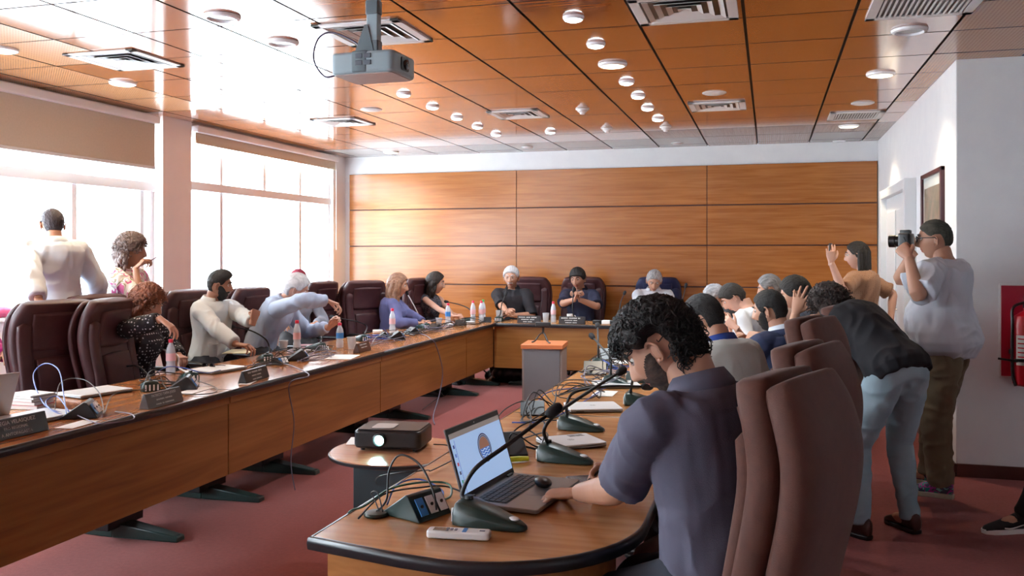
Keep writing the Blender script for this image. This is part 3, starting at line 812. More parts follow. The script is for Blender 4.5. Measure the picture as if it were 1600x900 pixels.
    def face(s, brow, eyes=True, closed=False, browth=.0035):
        f = s.f
        for sx in (-1, 1):
            if eyes:
                c = V((sx*.0305, .0735, .010)); g = G(); R = 12
                g.ball(c*f, .0125*f, 14)
                for i, fc in enumerate(g.f):
                    q = sum((g.v[j] for j in fc), V())/len(fc)/f-c
                    if q.y > 0 and math.hypot(q.x, q.z+.001) < .0062: g.m[i] = 1
                part('eye', G().join(g, s.Hm), [EYE_W, EYE_D], s.root, auto=None)
                lg = G(); lg.tube([V((sx*.018,.0835,.008))*f, V((sx*.025,.0875,.0145 if not closed else .011))*f, V((sx*.034,.0865,.0145 if not closed else .011))*f, V((sx*.043,.0795,.0085))*f], .0026*f, 6, sub=3)
                part('eyelid', G().join(lg, s.Hm), skin(s.tone)[0], s.root, auto=None)
            bg_ = G().tube([V((sx*.013,.0935,.030))*f, V((sx*.026,.0945,.037))*f, V((sx*.040,.0845,.035))*f, V((sx*.047,.0765,.029))*f], [.003*f,browth*f,browth*f*.9,.0012*f], 6, sub=3)
            part('eyebrow', G().join(bg_, s.Hm), brow, s.root, auto=None)
    def glasses(s, m=None, thick=.0016, y=.104):
        f = s.f; g = G(); m = m or M['black']
        for sx in (-1, 1):
            c = V((sx*.033, y, .008)); g.tube([ (c+V((.024*math.cos(a), -abs(.010*math.cos(a)) if math.cos(a)*sx > 0 else 0, .017*math.sin(a))))*f for a in [2*PI*i/20 for i in range(21)]], thick*f, 5)
            g.tube([V((sx*.056, y-.010, .012))*f, V((sx*.078, .06, .014))*f, V((sx*.083, .0, .012))*f, V((sx*.080, -.02, -.004))*f], thick*f, 5)
        g.tube([V((-.010,y,.012))*f, V((0,y+.003,.014))*f, V((.010,y,.012))*f], thick*f, 5)
        return s.headpart('glasses', g, m)
    def hair(s, m, st, curls=0, extra=None, vox=None, label=None, **k):
        g = hair_g(s.f, s.fem, st)
        if curls: g.join(curls_g(s.f, s.fem, st, curls, **k))
        if extra: g.join(extra)
        return s.headpart('hair', g, m, label, vox)
    def locks(s, n, x0, x1, top, bottom, back=-.085, front=-.02, r=.016, seed=3, wav=.006, fl=1.0, side=1.0):
        """long hair hanging from the skull, in head space"""
        rr = random.Random(seed); g = G(); n = int(n*2.4)
        for i in range(n):
            a = math.radians(x0+(x1-x0)*i/(n-1)+rr.uniform(-2,2)); sa, ca = math.sin(a), math.cos(a)
            zt = top+rr.uniform(-.012, .012); zb = bottom+rr.uniform(-.03, .03); pts = []; rr2 = []
            for j in range(9):
                t = j/8; z = zt+(zb-zt)*t; rx = (.083*side)*(1+.10*math.sin(t*2.2)); ry = .092*(1-.10*t)
                w = wav*math.sin(t*11+i*.45)-.006*(i%2)
                pts.append(V(((rx+w)*sa, -(ry+w)*ca-.004, z))*s.f); rr2.append(r*(.62+.3*((i*7)%5)/4)*s.f*(.75+.5*math.sin(PI*min(1,t*.9+.15)))*(1-.55*t**3))
            g.tube(pts, rr2, 8, sub=2)
        return g
    # clothing
    def top(s, m, sleeve='long', off=.014, hem=-.12, name='shirt', vox=None, wr=.006, cut=None, neck=1.0, seed=1, belly=0, label=None, bell=None, mats=None, sm=3):
        g = G(); fm = .88 if s.fem else 1.0; k = s.k
        g.rings(s.spine_secs(off, hem, neck, bell=bell))
        if sleeve != 'none':
            for nm in 'LR':
                P = s.arm_path(nm); r0 = [.056, .057, .053, .049, .047, .047, .041, .035]
                r = [q*k*fm+off*.75 for q in r0]
                if sleeve == 'short': P = P[:4]; r = r[:4]; r[3] += .012; r[2] += .004; P[3] = s.arms[nm][0].lerp(s.arms[nm][1], .86)
                elif sleeve == 'elbow': P = P[:5]; r = r[:5]; r[4] += .008
                elif sleeve == 'long': P = P[:7]+[P[6].lerp(P[7], .72)]
                g.tube(P, r, 18, sub=3)
        me = voxel(g, vox or s.vox, sm, mats or [m], name, .6)
        if wr: wrinkle(me, wr*1.5, 9, seed)
        o = link(name, me, s.root)
        if label: o['label'] = label
        return o
    def collar(s, m, r=.066, h=.042, flare=.012, open_=.5, name='collar', lift=0, thick=.004):
        """folded shirt collar: stand and fall around the neck, open in front"""
        g = G(); F = s.Rt; c = s.nb+F @ V((0, -.010, lift-.012))*s.k; n = 26; R = []
        for i in range(n+1):
            a = open_+(2*PI-2*open_)*i/n; ca, sa = math.cos(a), math.sin(a)   # a=0 front
            fr_ = .5+.5*ca
            def pt(rr_, z): return c+F @ (V((rr_*1.08*sa, rr_*ca*1.02, z))*s.k)
            z1 = h*(1-.35*fr_); zo = -.010-.030*fr_
            R.append([pt(r, zo), pt(r-.001, z1), pt(r+.004, z1+.004), pt(r+.010+flare, z1*.35-.012*fr_), pt(r+.018+flare, zo-.004), pt(r+.012+flare, zo-.007)])
        g.rings(R, 0, True)
        return part(name, g, m, s.root, auto=None)
    def trousers(s, m, off=.016, vox=None, wr=.006, name='trousers', cuff=.0, seed=5, waist=.15, flare=0):
        g = G(); k = s.k
        g.rings(s.spine_secs(off*.8, -.2, waist))
        for nm, (H, Kn, A, sx, dr) in s.legs.items():
            B = A+(Kn-A).normalized()*(-.01)
            g.tube([H+V((0,0,.03)), H.lerp(Kn,.3), H.lerp(Kn,.8), Kn, Kn.lerp(B,.3), Kn.lerp(B,.75), B], [q*k+off for q in (.088,.085,.067,.060,.057+flare*.3,.046+flare*.8,.043+flare)], 18, sub=3)
        me = voxel(g, vox or max(.009, s.vox), 3, [m], name, .6)
        if wr: wrinkle(me, wr, 8, seed, (1,1,1.3))
        return link(name, me, s.root)
    def shoes(s, upper, sole, length=.27, name='shoe', solet=.022):
        for nm, (H, Kn, A, sx, dr) in s.legs.items():
            d = (s.inv.to_3x3() @ V(dr)) if dr else V((sx*.18, 1, 0)); d.normalize()
            yd = V((d.x, d.y, 0)).normalized(); up = V((0,0,1))
            if abs(d.z) > .05: yd = d; up = (V((0,0,1))-d*d.z).normalized()
            xd = yd.cross(up); Mx = Matrix.Translation(A-up*.085) @ Matrix((xd, yd, up)).transposed().to_4x4()
            L = length
            g = G(); R = []
            for y, w, h, zc in ((-.062,.020,.035,.05), (-.055,.033,.052,.058), (-.02,.038,.062,.068), (.02,.038,.055,.062), (.07,.040,.042,.047), (.12,.046,.030,.036), (.16,.043,.022,.028), (.185,.032,.016,.023), (.197,.012,.008,.018)):
                R.append([Mx @ V((w*math.cos(2*PI*q/16), y*L/.27, max(.012, zc+h*math.sin(2*PI*q/16)))) for q in range(16)])
            g.rings(R)
            o = part(name, g, upper, s.root, auto=None)
            out = [(-.030,-.062),(0,-.068),(.030,-.060),(.040,-.02),(.037,.04),(.048,.11),(.046,.155),(.030,.19),(.004,.203),(-.028,.19),(-.046,.155),(-.048,.11),(-.037,.04),(-.040,-.02)]
            part('sole', G().prism([(x, y*L/.27) for x, y in out], 0, solet, M=Mx), sole, o, bevel=.004)
    def hold(s, nm, local=(0,0,0)):
        return s.W @ (s.arms[nm][4]['M'] @ V(local))
# ------------------------------------------------------------ tables
TZ, TT = .75, .035
def table_top(name_parent, outline, wood_m, z=TZ):
    g = G(); g.prism(outline, z-TT+.004, z); part('table_top', g, wood_m, name_parent, smooth=False)
    # black band a little proud of the top
    n = len(outline); c = V((sum(p[0] for p in outline)/n, sum(p[1] for p in outline)/n, 0)); R = []
    for i in range(n):
        p = V((*outline[i], 0)); a = V((*outline[i-1], 0)); b = V((*outline[(i+1) % n], 0))
        e1 = (p-a).normalized(); e2 = (b-p).normalized(); nn = (V((e1.y,-e1.x,0))+V((e2.y,-e2.x,0))).normalized(); k = 1/max(.5, nn.dot(V((e1.y,-e1.x,0))))
        R.append([p+nn*k*d+V((0,0,zz)) for d, zz in ((0,z-TT-.004),(.012,z-TT),(.014,z-TT/2),(.012,z-.003),(.006,z+.0012),(0,z+.0012))])
    g = G(); g.rings(R, 0, False, True); part('edge_band', g, M['edge'], name_parent, auto=60)
def pedestal(t, y, x0, x1):
    xm = (x0+x1)/2
    l = part('leg', G().box((xm-.05, y-.14, .06), (xm+.05, y+.14, TZ-TT)), M['metal_dark'], t, bevel=.006)
    R = []
    g = G()
    for sx in (-1, 1):
        g.add([V((xm+sx*a, y+b, c)) for a, b, c in ((0,-.055,0),(0,.055,0),(.40,.035,0),(.40,-.035,0),(0,-.055,.085),(0,.055,.085),(.40,.030,.03),(.40,-.030,.03))], [(0,1,2,3)[::1],(7,6,5,4),(0,3,7,4),(1,5,6,2),(2,6,7,3),(0,4,5,1)])
    part('foot', g, M['green_plastic'], l, bevel=.006)
    for sx in (-1, 1): part('glide', G().lathe([(.0,0),(.02,0),(.022,.012),(.02,.035),(0,.036)], 12, M=Matrix.Translation((xm+sx*.37, y, 0))), M['black'], l)
LX0, LX1 = -3.86, -3.03
def left_section(y0, y1, label, front_extra=0, cords=()):
    t = thing('conference_table', label, 'table', ((LX0+LX1)/2, (y0+y1)/2, 0), 0, 'conference tables along the window side')
    cx, cy = (LX0+LX1)/2, (y0+y1)/2
    table_top(t, [(LX0-cx, y0-cy), (LX1-cx, y0-cy), (LX1-cx, y1-cy), (LX0-cx, y1-cy)], M['table_wood_y'])
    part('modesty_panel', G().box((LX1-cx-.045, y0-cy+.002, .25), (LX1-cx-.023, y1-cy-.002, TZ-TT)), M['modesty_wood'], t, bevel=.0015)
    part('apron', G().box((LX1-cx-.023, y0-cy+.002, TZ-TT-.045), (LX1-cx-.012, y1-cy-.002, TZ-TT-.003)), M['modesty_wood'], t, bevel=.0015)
    pedestal(t, .62 if y0 < 4 else 0, LX0-cx, LX1-cx)
    if y0 >= 2: pedestal(t, -.72, LX0-cx, LX1-cx)
left_section(.30, 2.455, 'nearest conference table on the window side, partly cut by the left edge')
left_section(2.46, 4.595, 'near left conference table with the laptop and books on it')
left_section(4.60, 6.735, 'middle left conference table in front of the bearded man')
left_section(6.74, 8.90, 'far left conference table in front of the woman with long hair')
# head of the table and corners
def head_section(x0, x1, label, y0=9.85, y1=10.45):
    t = thing('head_table', label, 'table', ((x0+x1)/2, (y0+y1)/2, 0), 0, 'head tables before the wood wall'); cx, cy = (x0+x1)/2, (y0+y1)/2
    table_top(t, [(x0-cx, y0-cy), (x1-cx, y0-cy), (x1-cx, y1-cy), (x0-cx, y1-cy)], M['table_wood'])
    return t, cx, cy
t, cx, cy = head_section(LX1-.02, -1.24, 'table at the head of the U in front of the white-haired man')
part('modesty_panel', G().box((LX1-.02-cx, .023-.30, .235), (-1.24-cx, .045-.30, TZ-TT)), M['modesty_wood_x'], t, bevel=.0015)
pedestal(t, .05, -.84, -.0)
t, cx, cy = head_section(-1.236, .0, 'right part of the head table beside the grey man in white')
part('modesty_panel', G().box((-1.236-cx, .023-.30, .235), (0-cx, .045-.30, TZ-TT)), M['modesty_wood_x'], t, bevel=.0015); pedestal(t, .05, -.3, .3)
t = thing('corner_table', 'corner table joining the left row to the head table', 'table', ((LX0+LX1)/2, 9.72, 0)); w = (LX1-LX0)/2
table_top(t, [(-w,-.815),(w,-.815),(w,.725),(-w+.1,.725),(-w+.1,-.2)], M['table_wood_y'])
part('modesty_panel', G().box((w-.045,-.813,.25),(w-.023,.13,TZ-TT)), M['modesty_wood'], t); pedestal(t, .35, -w, w); pedestal(t, -.45, -w, w)
# right row
QX0, QX1, QY0 = -1.24, -.36, 2.20
def arc(cx, cy, r, a0, a1, n): return [(cx+r*math.cos(math.radians(a0+(a1-a0)*i/n)), cy+r*math.sin(math.radians(a0+(a1-a0)*i/n))) for i in range(n+1)]
t = thing('conference_table', 'near right conference table with rounded corner holding the open laptop', 'table', ((QX0+QX1)/2, 3.2, 0), 0, 'conference tables on the right side')
cx, cy = (QX0+QX1)/2, 3.2; wq = (QX1-QX0)/2
yy0, yy1 = QY0-cy, 4.34-cy
outl = [(-wq, yy0+.08)]+[(-wq+.30, yy0+.015)]+arc(wq-.46, yy0+.46, .46, -90, 0, 14)+[(wq, yy1), (-wq, yy1)]
table_top(t, outl, M['table_wood'])
inn = [(-wq+.03, yy0+.11), (-wq+.31, yy0+.045)]+arc(wq-.46, yy0+.46, .43, -90, -20, 10)
n = len(inn); g = G(); o2 = [(x*.97, y+.016) for x, y in inn]
g.prism(inn+o2[::-1], .14, TZ-TT-.004)
part('modesty_panel', g, wood('modesty_curved', (.33,.13,.035), (.42,.17,.05), (.5,.22,.07), 0, rough=.3), t, auto=60)
part('apron', G().box((-wq+.03, yy0+.12, .30), (-wq+.05, yy1, TZ-TT)), M['modesty_wood'], t)
pedestal(t, .4, -wq, wq)
def right_section(y0, y1, label):
    t = thing('conference_table', label, 'table', (cx, (y0+y1)/2, 0), 0, 'conference tables on the right side'); h = (y1-y0)/2
    table_top(t, [(-wq,-h),(wq,-h),(wq,h),(-wq,h)], M['table_wood'])
    part('modesty_panel', G().box((-wq+.023,-h+.002,.25),(-wq+.045,h-.002,TZ-TT)), M['modesty_wood'], t); pedestal(t, 0, -wq, wq)
right_section(4.345, 6.48, 'second right conference table with closed laptops behind the near man')
right_section(6.485, 9.83, 'farthest right conference table running up to the head table')
# round table with the lit projector
c = at(622, 703, .60)
t = thing('round_table', 'small round wood table with a dark box pedestal between the rows', 'table', (c.x, c.y, 0))
part('table_top', G().lathe([(0,.578),(.318,.578),(.326,.583),(.326,.596),(.322,.60),(0,.60)], 64), M['round_wood'], t, auto=30)
part('edge_band', G().lathe([(.322,.580),(.331,.582),(.331,.594),(.326,.597)], 64, cap=False), M['edge'], t)
part('pedestal', G().box((-.17,-.14,.0),(.17,.14,.578)), mat('petrol_pedestal', (.035,.055,.065), .4), t, bevel=.004)
part('cross_foot', G().box((-.24,-.05,0),(.24,.05,.03)), M['black'], t, bevel=.005)
# grey box with orange top
c = px(851, 620, 8.55)
t = thing('pedestal_cabinet', 'tall grey cabinet with an orange wood top standing in the middle of the U', 'cabinet', (c.x, c.y, 0), math.radians(6))
part('body', G().box((-.185,-.2,.0),(.19,.2,.66)), M['grey_box_side'], t, bevel=.003)
part('front_panel', G().box((-.165,-.212,.03),(.17,-.198,.65)), M['grey_box'], t, bevel=.002)
part('top', G().box((-.195,-.225,.66),(.20,.21,.70)), M['orange_top'], t, bevel=.003)
t = thing('webcam_tripod', 'small black webcam on a tripod standing on the grey cabinet', 'camera', (c.x-.01, c.y-.02, .70))
for a in (80, 200, 320):
    ca, sa = math.cos(math.radians(a)), math.sin(math.radians(a))
    part('leg', G().tube([(0,0,.10),(.035*ca,.035*sa,.075),(.075*ca,.075*sa,.02),(.11*ca,.11*sa,.005)], [.006,.007,.007,.008], 8, sub=3), M['black'], t)
part('column', G().lathe([(0,.085),(.012,.085),(.012,.15),(.018,.16),(0,.165)], 12), M['black'], t)
part('camera_body', G().prism(rrect(-.075,-.02,.075,.02,.015), .155, .195), M['black'], t, bevel=.006)
# ------------------------------------------------------------ chairs
def slab(path, wfun, tfun, n=26, m=0, e=3.2, N=None):
    """upholstered slab: superellipse sections along a side profile (y,z), front is +Y"""
    g = G(); R = []; K = len(path)
    for i, (y, z) in enumerate(path):
        a = path[max(i-1,0)]; b = path[min(i+1,K-1)]; tn = V((0, b[0]-a[0], b[1]-a[1])).normalized(); nn = V((0, tn.z, -tn.y))
        R.append(oval(V((0,y,z)), V((1,0,0)), nn, wfun(i/(K-1)), tfun(i/(K-1)), n, e))
    g.rings(R); return g
def spath(pts, sub=6):
    P, _ = smooth_path([V((0,a,b)) for a,b in pts], [0]*len(pts), sub); return [(p.y, p.z) for p in P]
def endcap(t, e=.05, p=2.4): 
    q = 1
    if t < e: q = (1-((e-t)/e)**p)**(1/p) if t > 0 else .25
    if t > 1-e: q = min(q, (1-((t-1+e)/e)**p)**(1/p) if t < 1 else .25)
    return max(q, .25)
def make_chair(label, m, pos=(0,0,0), yaw=0, high=1.25, arm_m=None, group='high-backed office chairs', w=.29, double=False):
    t = thing('office_chair', label, 'chair', pos, math.radians(yaw), group); arm_m = arm_m or M['black']
    s = high/1.25
    # backrest: front cushion with a raised centre panel, and a curved rear shell
    bp = spath([(-.20,.47),(-.245,.58),(-.265,.74),(-.30,.90),(-.315,1.02),(-.300,1.13),(-.275,1.21*s),(-.265,1.25*s)], 5)
    wf = lambda q: (w*(.84+.17*math.sin(PI*min(1, q*1.02)**1.1)))*endcap(q,.06)*(1-.10*sstep(.7,1,q))
    part('backrest', slab(bp, wf, lambda q: .055*endcap(q,.07,2), 30, 0, 3.4), m, t, auto=None)
    ip = spath([(-.175,.54),(-.205,.66),(-.225,.80),(-.250,.90)], 5)
    part('back_cushion', slab(ip, lambda q: w*.56*endcap(q,.05), lambda q: .022*endcap(q,.1), 26, 0, 6), m, t, auto=None)
    hp = spath([(-.255,.935),(-.263,1.02),(-.250,1.12),(-.232,1.18*s)], 5)
    part('headrest_pad', slab(hp, lambda q: w*.62*endcap(q,.07), lambda q: .022*endcap(q,.12), 26, 0, 5), m, t, auto=None)
    for sx in (-1, 1):
        wp = spath([(-.185,.52),(-.220,.70),(-.250,.86),(-.270,1.0),(-.262,1.12)], 4); gg = slab(wp, lambda q: w*.16*endcap(q,.08), lambda q: .026*endcap(q,.1), 16, 0, 3)
        for p in gg.v: p.x += sx*w*.76
        part('side_bolster', gg, m, t, auto=None)
    rp = spath([(-.27,.42),(-.315,.60),(-.350,.76),(-.385,.92),(-.395,1.04),(-.375,1.14),(-.345,1.21*s),(-.33,1.24*s)], 5)
    part('back_shell', slab(rp, lambda q: wf(q)*(1.02 if double else .97), lambda q: (.050 if double else .03)*endcap(q,.09,2), 30, 0, 3.4), m, t, auto=None)
    g = G(); g.rings([oval(V((0,.02,z)), V((1,0,0)), V((0,1,0)), .27*k1, .27*k1, 32, 3.6) for z, k1 in ((.375,.80),(.385,.94),(.42,1.0),(.455,1.0),(.485,.96),(.497,.82))])
    part('seat', g, m, t, auto=None)
    for sx in (-1, 1):
        a = part('armrest', G().tube([(sx*.27,-.21,.66),(sx*.30,-.12,.685),(sx*.30,.10,.685),(sx*.295,.19,.665)], [.022,.028,.030,.022], 12, sub=4, flat=.6), arm_m, t, auto=None)
        part('arm_bracket', G().tube([(sx*.30,.10,.675),(sx*.31,.04,.52),(sx*.27,-.02,.40),(sx*.12,-.02,.372)], .014, 8, sub=4), arm_m, a, auto=None)
        part('arm_bracket', G().tube([(sx*.30,-.12,.675),(sx*.305,-.12,.52),(sx*.27,-.10,.42)], .014, 8, sub=4), arm_m, a, auto=None)
    part('mechanism', G().box((-.13,-.16,.335),(.13,.14,.378)), M['black'], t, bevel=.01)
    part('column', G().lathe([(0,.10),(.035,.10),(.03,.22),(.022,.22),(.022,.34),(0,.34)], 16), M['black'], t)
    for k in range(5):
        a = math.radians(90+72*k); ca, sa = math.cos(a), math.sin(a)
        l = part('leg', G().tube([(0,0,.12),(.12*ca,.12*sa,.105),(.29*ca,.29*sa,.075)], [.03,.024,.016], 8, sub=2), M['black'], t)
        part('caster', G().ball((.29*ca,.29*sa,.03), (.024,.024,.03), 10), M['black'], l)
    return t
# ------------------------------------------------------------ the people
black_hair = hairmat('black', (.004,.0035,.0035), (.014,.011,.010), rough=.6); brown_hair = hairmat('brown', (.045,.018,.010), (.12,.05,.028))
dark_brown = hairmat('dark_brown', (.010,.006,.005), (.03,.017,.012), rough=.6); grey_hair = hairmat('grey', (.28,.28,.29), (.60,.60,.62))
dk_grey = hairmat('dark_grey', (.09,.09,.095), (.26,.26,.27)); white_hair = hairmat('white', (.50,.50,.52), (.80,.80,.82))
red_hair = hairmat('red_brown', (.14,.035,.015), (.34,.11,.05)); blonde = hairmat('blonde', (.17,.07,.035), (.40,.21,.12)); pink_hair = hairmat('pink_red', (.32,.015,.05), (.55,.05,.12))
SHORT = dict(front=.066, temple=.052, side=.0, ear=.020, back=-.070, vol=.016, sidevol=.008)
jeans_dark = cloth('dark_denim', (.02,.025,.04)); slacks = cloth('dark_slacks', (.025,.024,.027)); white_shirt = cloth('white_shirt', (.62,.67,.75), (.70,.75,.82))
shoe_b = mat('black_leather', (.015,.013,.013), .35)
def dots_mat(name, base, dot, scale, r, rough=.8):
    m = mat(name, base, rough); n, l, b = nodes(m); tc = n.new('ShaderNodeTexCoord'); v = n.new('ShaderNodeTexVoronoi'); v.inputs['Scale'].default_value = scale; v.inputs['Randomness'].default_value = .25
    l.new(tc.outputs['Object'], v.inputs['Vector']); rr_ = ramp(n, [(r, dot), (r+.05, base)]); l.new(v.outputs['Distance'], rr_.inputs[0]); l.new(rr_.outputs[0], b.inputs['Base Color']); return m
def floral_mat(name, cols, scale, rough=.8):
    m = mat(name, cols[0], rough); n, l, b = nodes(m); tc = n.new('ShaderNodeTexCoord'); t = n.new('ShaderNodeTexNoise'); t.inputs['Scale'].default_value = scale; t.inputs['Detail'].default_value = 1.5; t.inputs['Distortion'].default_value = 1.6
    l.new(tc.outputs['Object'], t.inputs['Vector']); k = len(cols); st = [(.34+.32*i/k, c) for i, c in enumerate(cols)]
    r = ramp(n, st); r.color_ramp.interpolation = 'CONSTANT'; l.new(t.outputs['Fac'], r.inputs[0]); l.new(r.outputs[0], b.inputs['Base Color']); return m
def finish(p, lower=None, shoes=True):
    p.trousers(lower or slacks, vox=.013, wr=.004)
    if shoes: p.shoes(shoe_b, M['black'])
# near man typing
def near_man():
    polo = cloth('slate_polo', (.080,.078,.118), (.095,.093,.138), bump=.2, bscale=500)
    p = Person('man with curly black hair in slate polo typing at the near laptop', (0,0,0), 60, k=1.03, lean=12, twist=2, hd=(22,28,4), tone='tan', head_at=px(1033,548,2.5),
        armk=1.12, shrug=.01, L=at(905,770,.80), R=at(975,737,.82), poleL=(-.15,-.5,-1.4), poleR=(.7,-.2,-.8),
        handL=dict(dir=(-.95,.15,-.12), world=True, palm=(0,0,-1), curl=.42, spread=.25, thumb=.2), handR=dict(dir=(-.9,-.25,.05), world=True, palm=(-.1,-.75,-.6), curl=.85, thumb=.8),
        vox=.005, wide=1.03)
    p.face(black_hair)
    st = dict(front=.058, temple=.045, side=.022, ear=.040, back=-.065, earclear=.062, vol=.050, sidevol=.022, curl=.010, freq=55)
    p.hair(black_hair, st, curls=1700, seed=2, r=.0026, ln=.045, coil=.010)
    p.headpart('beard', beard_g(p.f, 0, .0018), hairmat('stubble', (.03,.016,.012), (.10,.055,.04), rough=.8))
    p.top(polo, 'short', .016, vox=.006, wr=.0055, seed=3); p.collar(polo, r=.064, h=.044, flare=.014)
    finish(p, jeans_dark); return p
P_near = near_man()
def bearded():
    p = Person('bearded man in pale shirt seated on the window side, head turned to profile', (0,0,0), -98, lean=6, hd=(32,4,0), tone='mid', head_at=px(343,446,7.3),
        R=at(385,553,.79), L=px(398,505,7.0), poleR=(1,-.2,-.8), poleL=(-1,-.2,-.9), handR=dict(dir=(.9,.1,-.05), world=True, palm=(0,0,-1), curl=.45), handL=dict(dir=(.1,.3,.9), world=True, palm=(-.7,.3,0), curl=1.1, thumb=.9), vox=.007)
    p.face(black_hair, browth=.0042); p.hair(black_hair, dict(SHORT, vol=.020, quiff=.020, sidevol=.004, side=.005)); p.headpart('beard', beard_g(p.f, 0, .013), black_hair)
    p.top(cloth('pale_shirt', (.55,.60,.62), (.62,.66,.68)), 'long', .018, wr=.007, seed=11); p.collar(cloth('pale_collar', (.58,.62,.66)), h=.04)
    part('placket', G().tube([p.nb+p.Rt @ V((.0,.075,-.02)), p.nb+p.Rt @ V((0,.118,-.10)), p.nb+p.Rt @ V((0,.138,-.25))], .007, 6, sub=3), mat('navy_trim', (.03,.05,.16), .7), p.root, label='navy collar trim')
    finish(p, jeans_dark); return p
bearded()
def curly_woman():
    p = Person('woman with reddish curly hair in black dotted blouse on the window side', (0,0,0), -94, k=.99, headf=1.12, wide=1.1, fem=1, lean=10, hd=(6,14,8), tone='fair', head_at=px(230,474,6.35),
        R=px(252,499,5.95), L=at(280,556,.80), poleR=(1.2,0,-.1), poleL=(-1,-.2,-.8), handR=dict(dir=(.75,.2,-.55), world=True, palm=(-.4,0,-.9), curl=.3), handL=dict(dir=(.6,-.4,-.1), world=True, palm=(0,0,-1), curl=.7, thumb=.7), vox=.007)
    p.face(brown_hair, closed=True)
    st = dict(front=.062, temple=.048, side=.0, ear=-.02, back=-.09, vol=.026, sidevol=.028, curl=.010, freq=45)
    ex = p.locks(24, -88, 118, .03, -.155, r=.017, wav=.010, side=1.18); p.hair(red_hair, st, curls=500, r=.0035, ln=.05, coil=.011, extra=ex)
    p.top(dots_mat('dotted_blouse', (.012,.012,.020), (.62,.62,.68), 44, .24), 'long', .022, wr=.008, seed=12, name='blouse')
    finish(p); return p
p_cw = curly_woman()
def leaning_man():
    sh = cloth('sky_shirt', (.38,.47,.64), (.44,.53,.70))
    p = Person('grey-haired man in light blue shirt leaning over the table to pour water', (0,0,0), -78, lean=38, side=-4, hd=(18,-4,-6), tone='fair', head_at=px(462,452,7.9), headf=1.10,
        R=px(512,470,7.75), L=px(514,511,8.1), poleR=(.9,-.2,.2), poleL=(-.8,0,-1), handR=dict(dir=(.85,.25,-.3), world=True, palm=(-.2,-.3,-1), curl=.5), handL=dict(dir=(.5,.3,.6), world=True, palm=(.6,-.4,0), curl=.7, thumb=.8), vox=.007)
    p.face(grey_hair); p.hair(white_hair, dict(SHORT, vol=.024, sidevol=.012, ear=.005))
    p.top(sh, 'long', .020, wr=.008, seed=13); p.collar(sh, h=.035); finish(p, jeans_dark); return p
leaning_man()
def pink_person():
    p = Person('person with pink-red hair seated at the window behind the leaning man', (0,0,0), -150, k=.95, fem=1, lean=5, hd=(0,15,0), tone='tan', head_at=px(466,440,9.2), L=None, R=None, vox=.010)
    p.face(brown_hair); p.hair(pink_hair, dict(SHORT, vol=.030, sidevol=.02, ear=-.01, curl=.006))
    p.top(cloth('grey_top', (.30,.32,.38)), 'long', .016, vox=.012); finish(p); return p
pink_person()
def long_hair_woman():
    p = Person('woman with long light-brown hair in violet-blue jacket at the left row', (0,0,0), -72, k=.93, fem=1, lean=6, hd=(2,2,0), tone='tan', head_at=px(621,447,9.85), headf=1.10,
        R=at(655,505,.80), L=at(662,503,.81), poleR=(1,-.3,-.8), poleL=(-1,-.2,-.8), handR=dict(dir=(.6,.5,.1), world=True, palm=(0,0,-1), curl=.5), handL=dict(dir=(.5,-.3,.1), world=True, palm=(0,0,-1), curl=.5), vox=.008)
    p.face(brown_hair); ex = p.locks(30, -95, 112, .05, -.24, r=.018, wav=.004, side=1.05)
    p.hair(blonde, dict(front=.064, temple=.050, side=.0, ear=-.03, back=-.09, vol=.022, sidevol=.016), extra=ex)
    p.top(cloth('violet_jacket', (.085,.09,.21), (.12,.125,.28)), 'long', .022, name='jacket', wr=.006, seed=14); finish(p); return p
long_hair_woman()
def sleeveless_woman():
    p = Person('woman with dark hair in sleeveless dark top seated by the table corner', (0,0,0), -105, k=.93, fem=1, lean=8, hd=(32,2,0), tone='fair', head_at=px(680,443,10.95), headf=1.10,
        R=at(712,496,.80), L=at(712,492,.81), poleR=(1,-.2,-.9), poleL=(-1,-.2,-.8), handR=dict(dir=(.8,.3,0), world=True, palm=(0,0,-1), curl=.4), handL=dict(dir=(.6,-.4,.1), world=True, palm=(0,0,-1), curl=.4), vox=.008)
    p.face(black_hair); ex = p.locks(20, -75, 100, .03, -.15, r=.017, wav=.008, side=1.1)
    p.hair(dark_brown, dict(front=.064, temple=.048, side=.0, ear=-.02, back=-.09, vol=.024, sidevol=.018, curl=.004), extra=ex)
    p.top(floral_mat('dark_print', [(.02,.02,.03),(.10,.10,.13),(.02,.02,.03),(.16,.13,.14)], 28), 'none', .012, name='top', seed=15); finish(p); return p
sleeveless_woman()
def white_haired():
    sh = cloth('black_polo', (.010,.009,.013), (.016,.014,.02))
    p = Person('white-haired man with moustache in black polo at the head table', (0,0,0), 184, lean=6, hd=(2,2,0), tone='tan', head_at=px(799,434,11.1), k=1.03, headf=1.14,
        L=at(803,493,.80), R=at(795,494,.81), poleL=(-1,-.3,-.7), poleR=(1,-.3,-.7), handL=dict(dir=(-.5,-.7,.25), world=True, palm=(-.7,.1,-.4), curl=.35), handR=dict(dir=(.35,-.8,.2), world=True, palm=(.7,.1,-.3), curl=.6, thumb=.7), vox=.007, wide=1.02, belly=.03)
    p.face(white_hair, browth=.0045); p.hair(white_hair, dict(SHORT, vol=.022, sidevol=.012, front=.060)); p.headpart('moustache', beard_g(p.f, 0, .010, full=False), white_hair)
    p.glasses(M['chrome'], .0012); p.top(sh, 'elbow', .022, wr=.006, seed=16); p.collar(sh, open_=.7); finish(p); return p
white_haired()
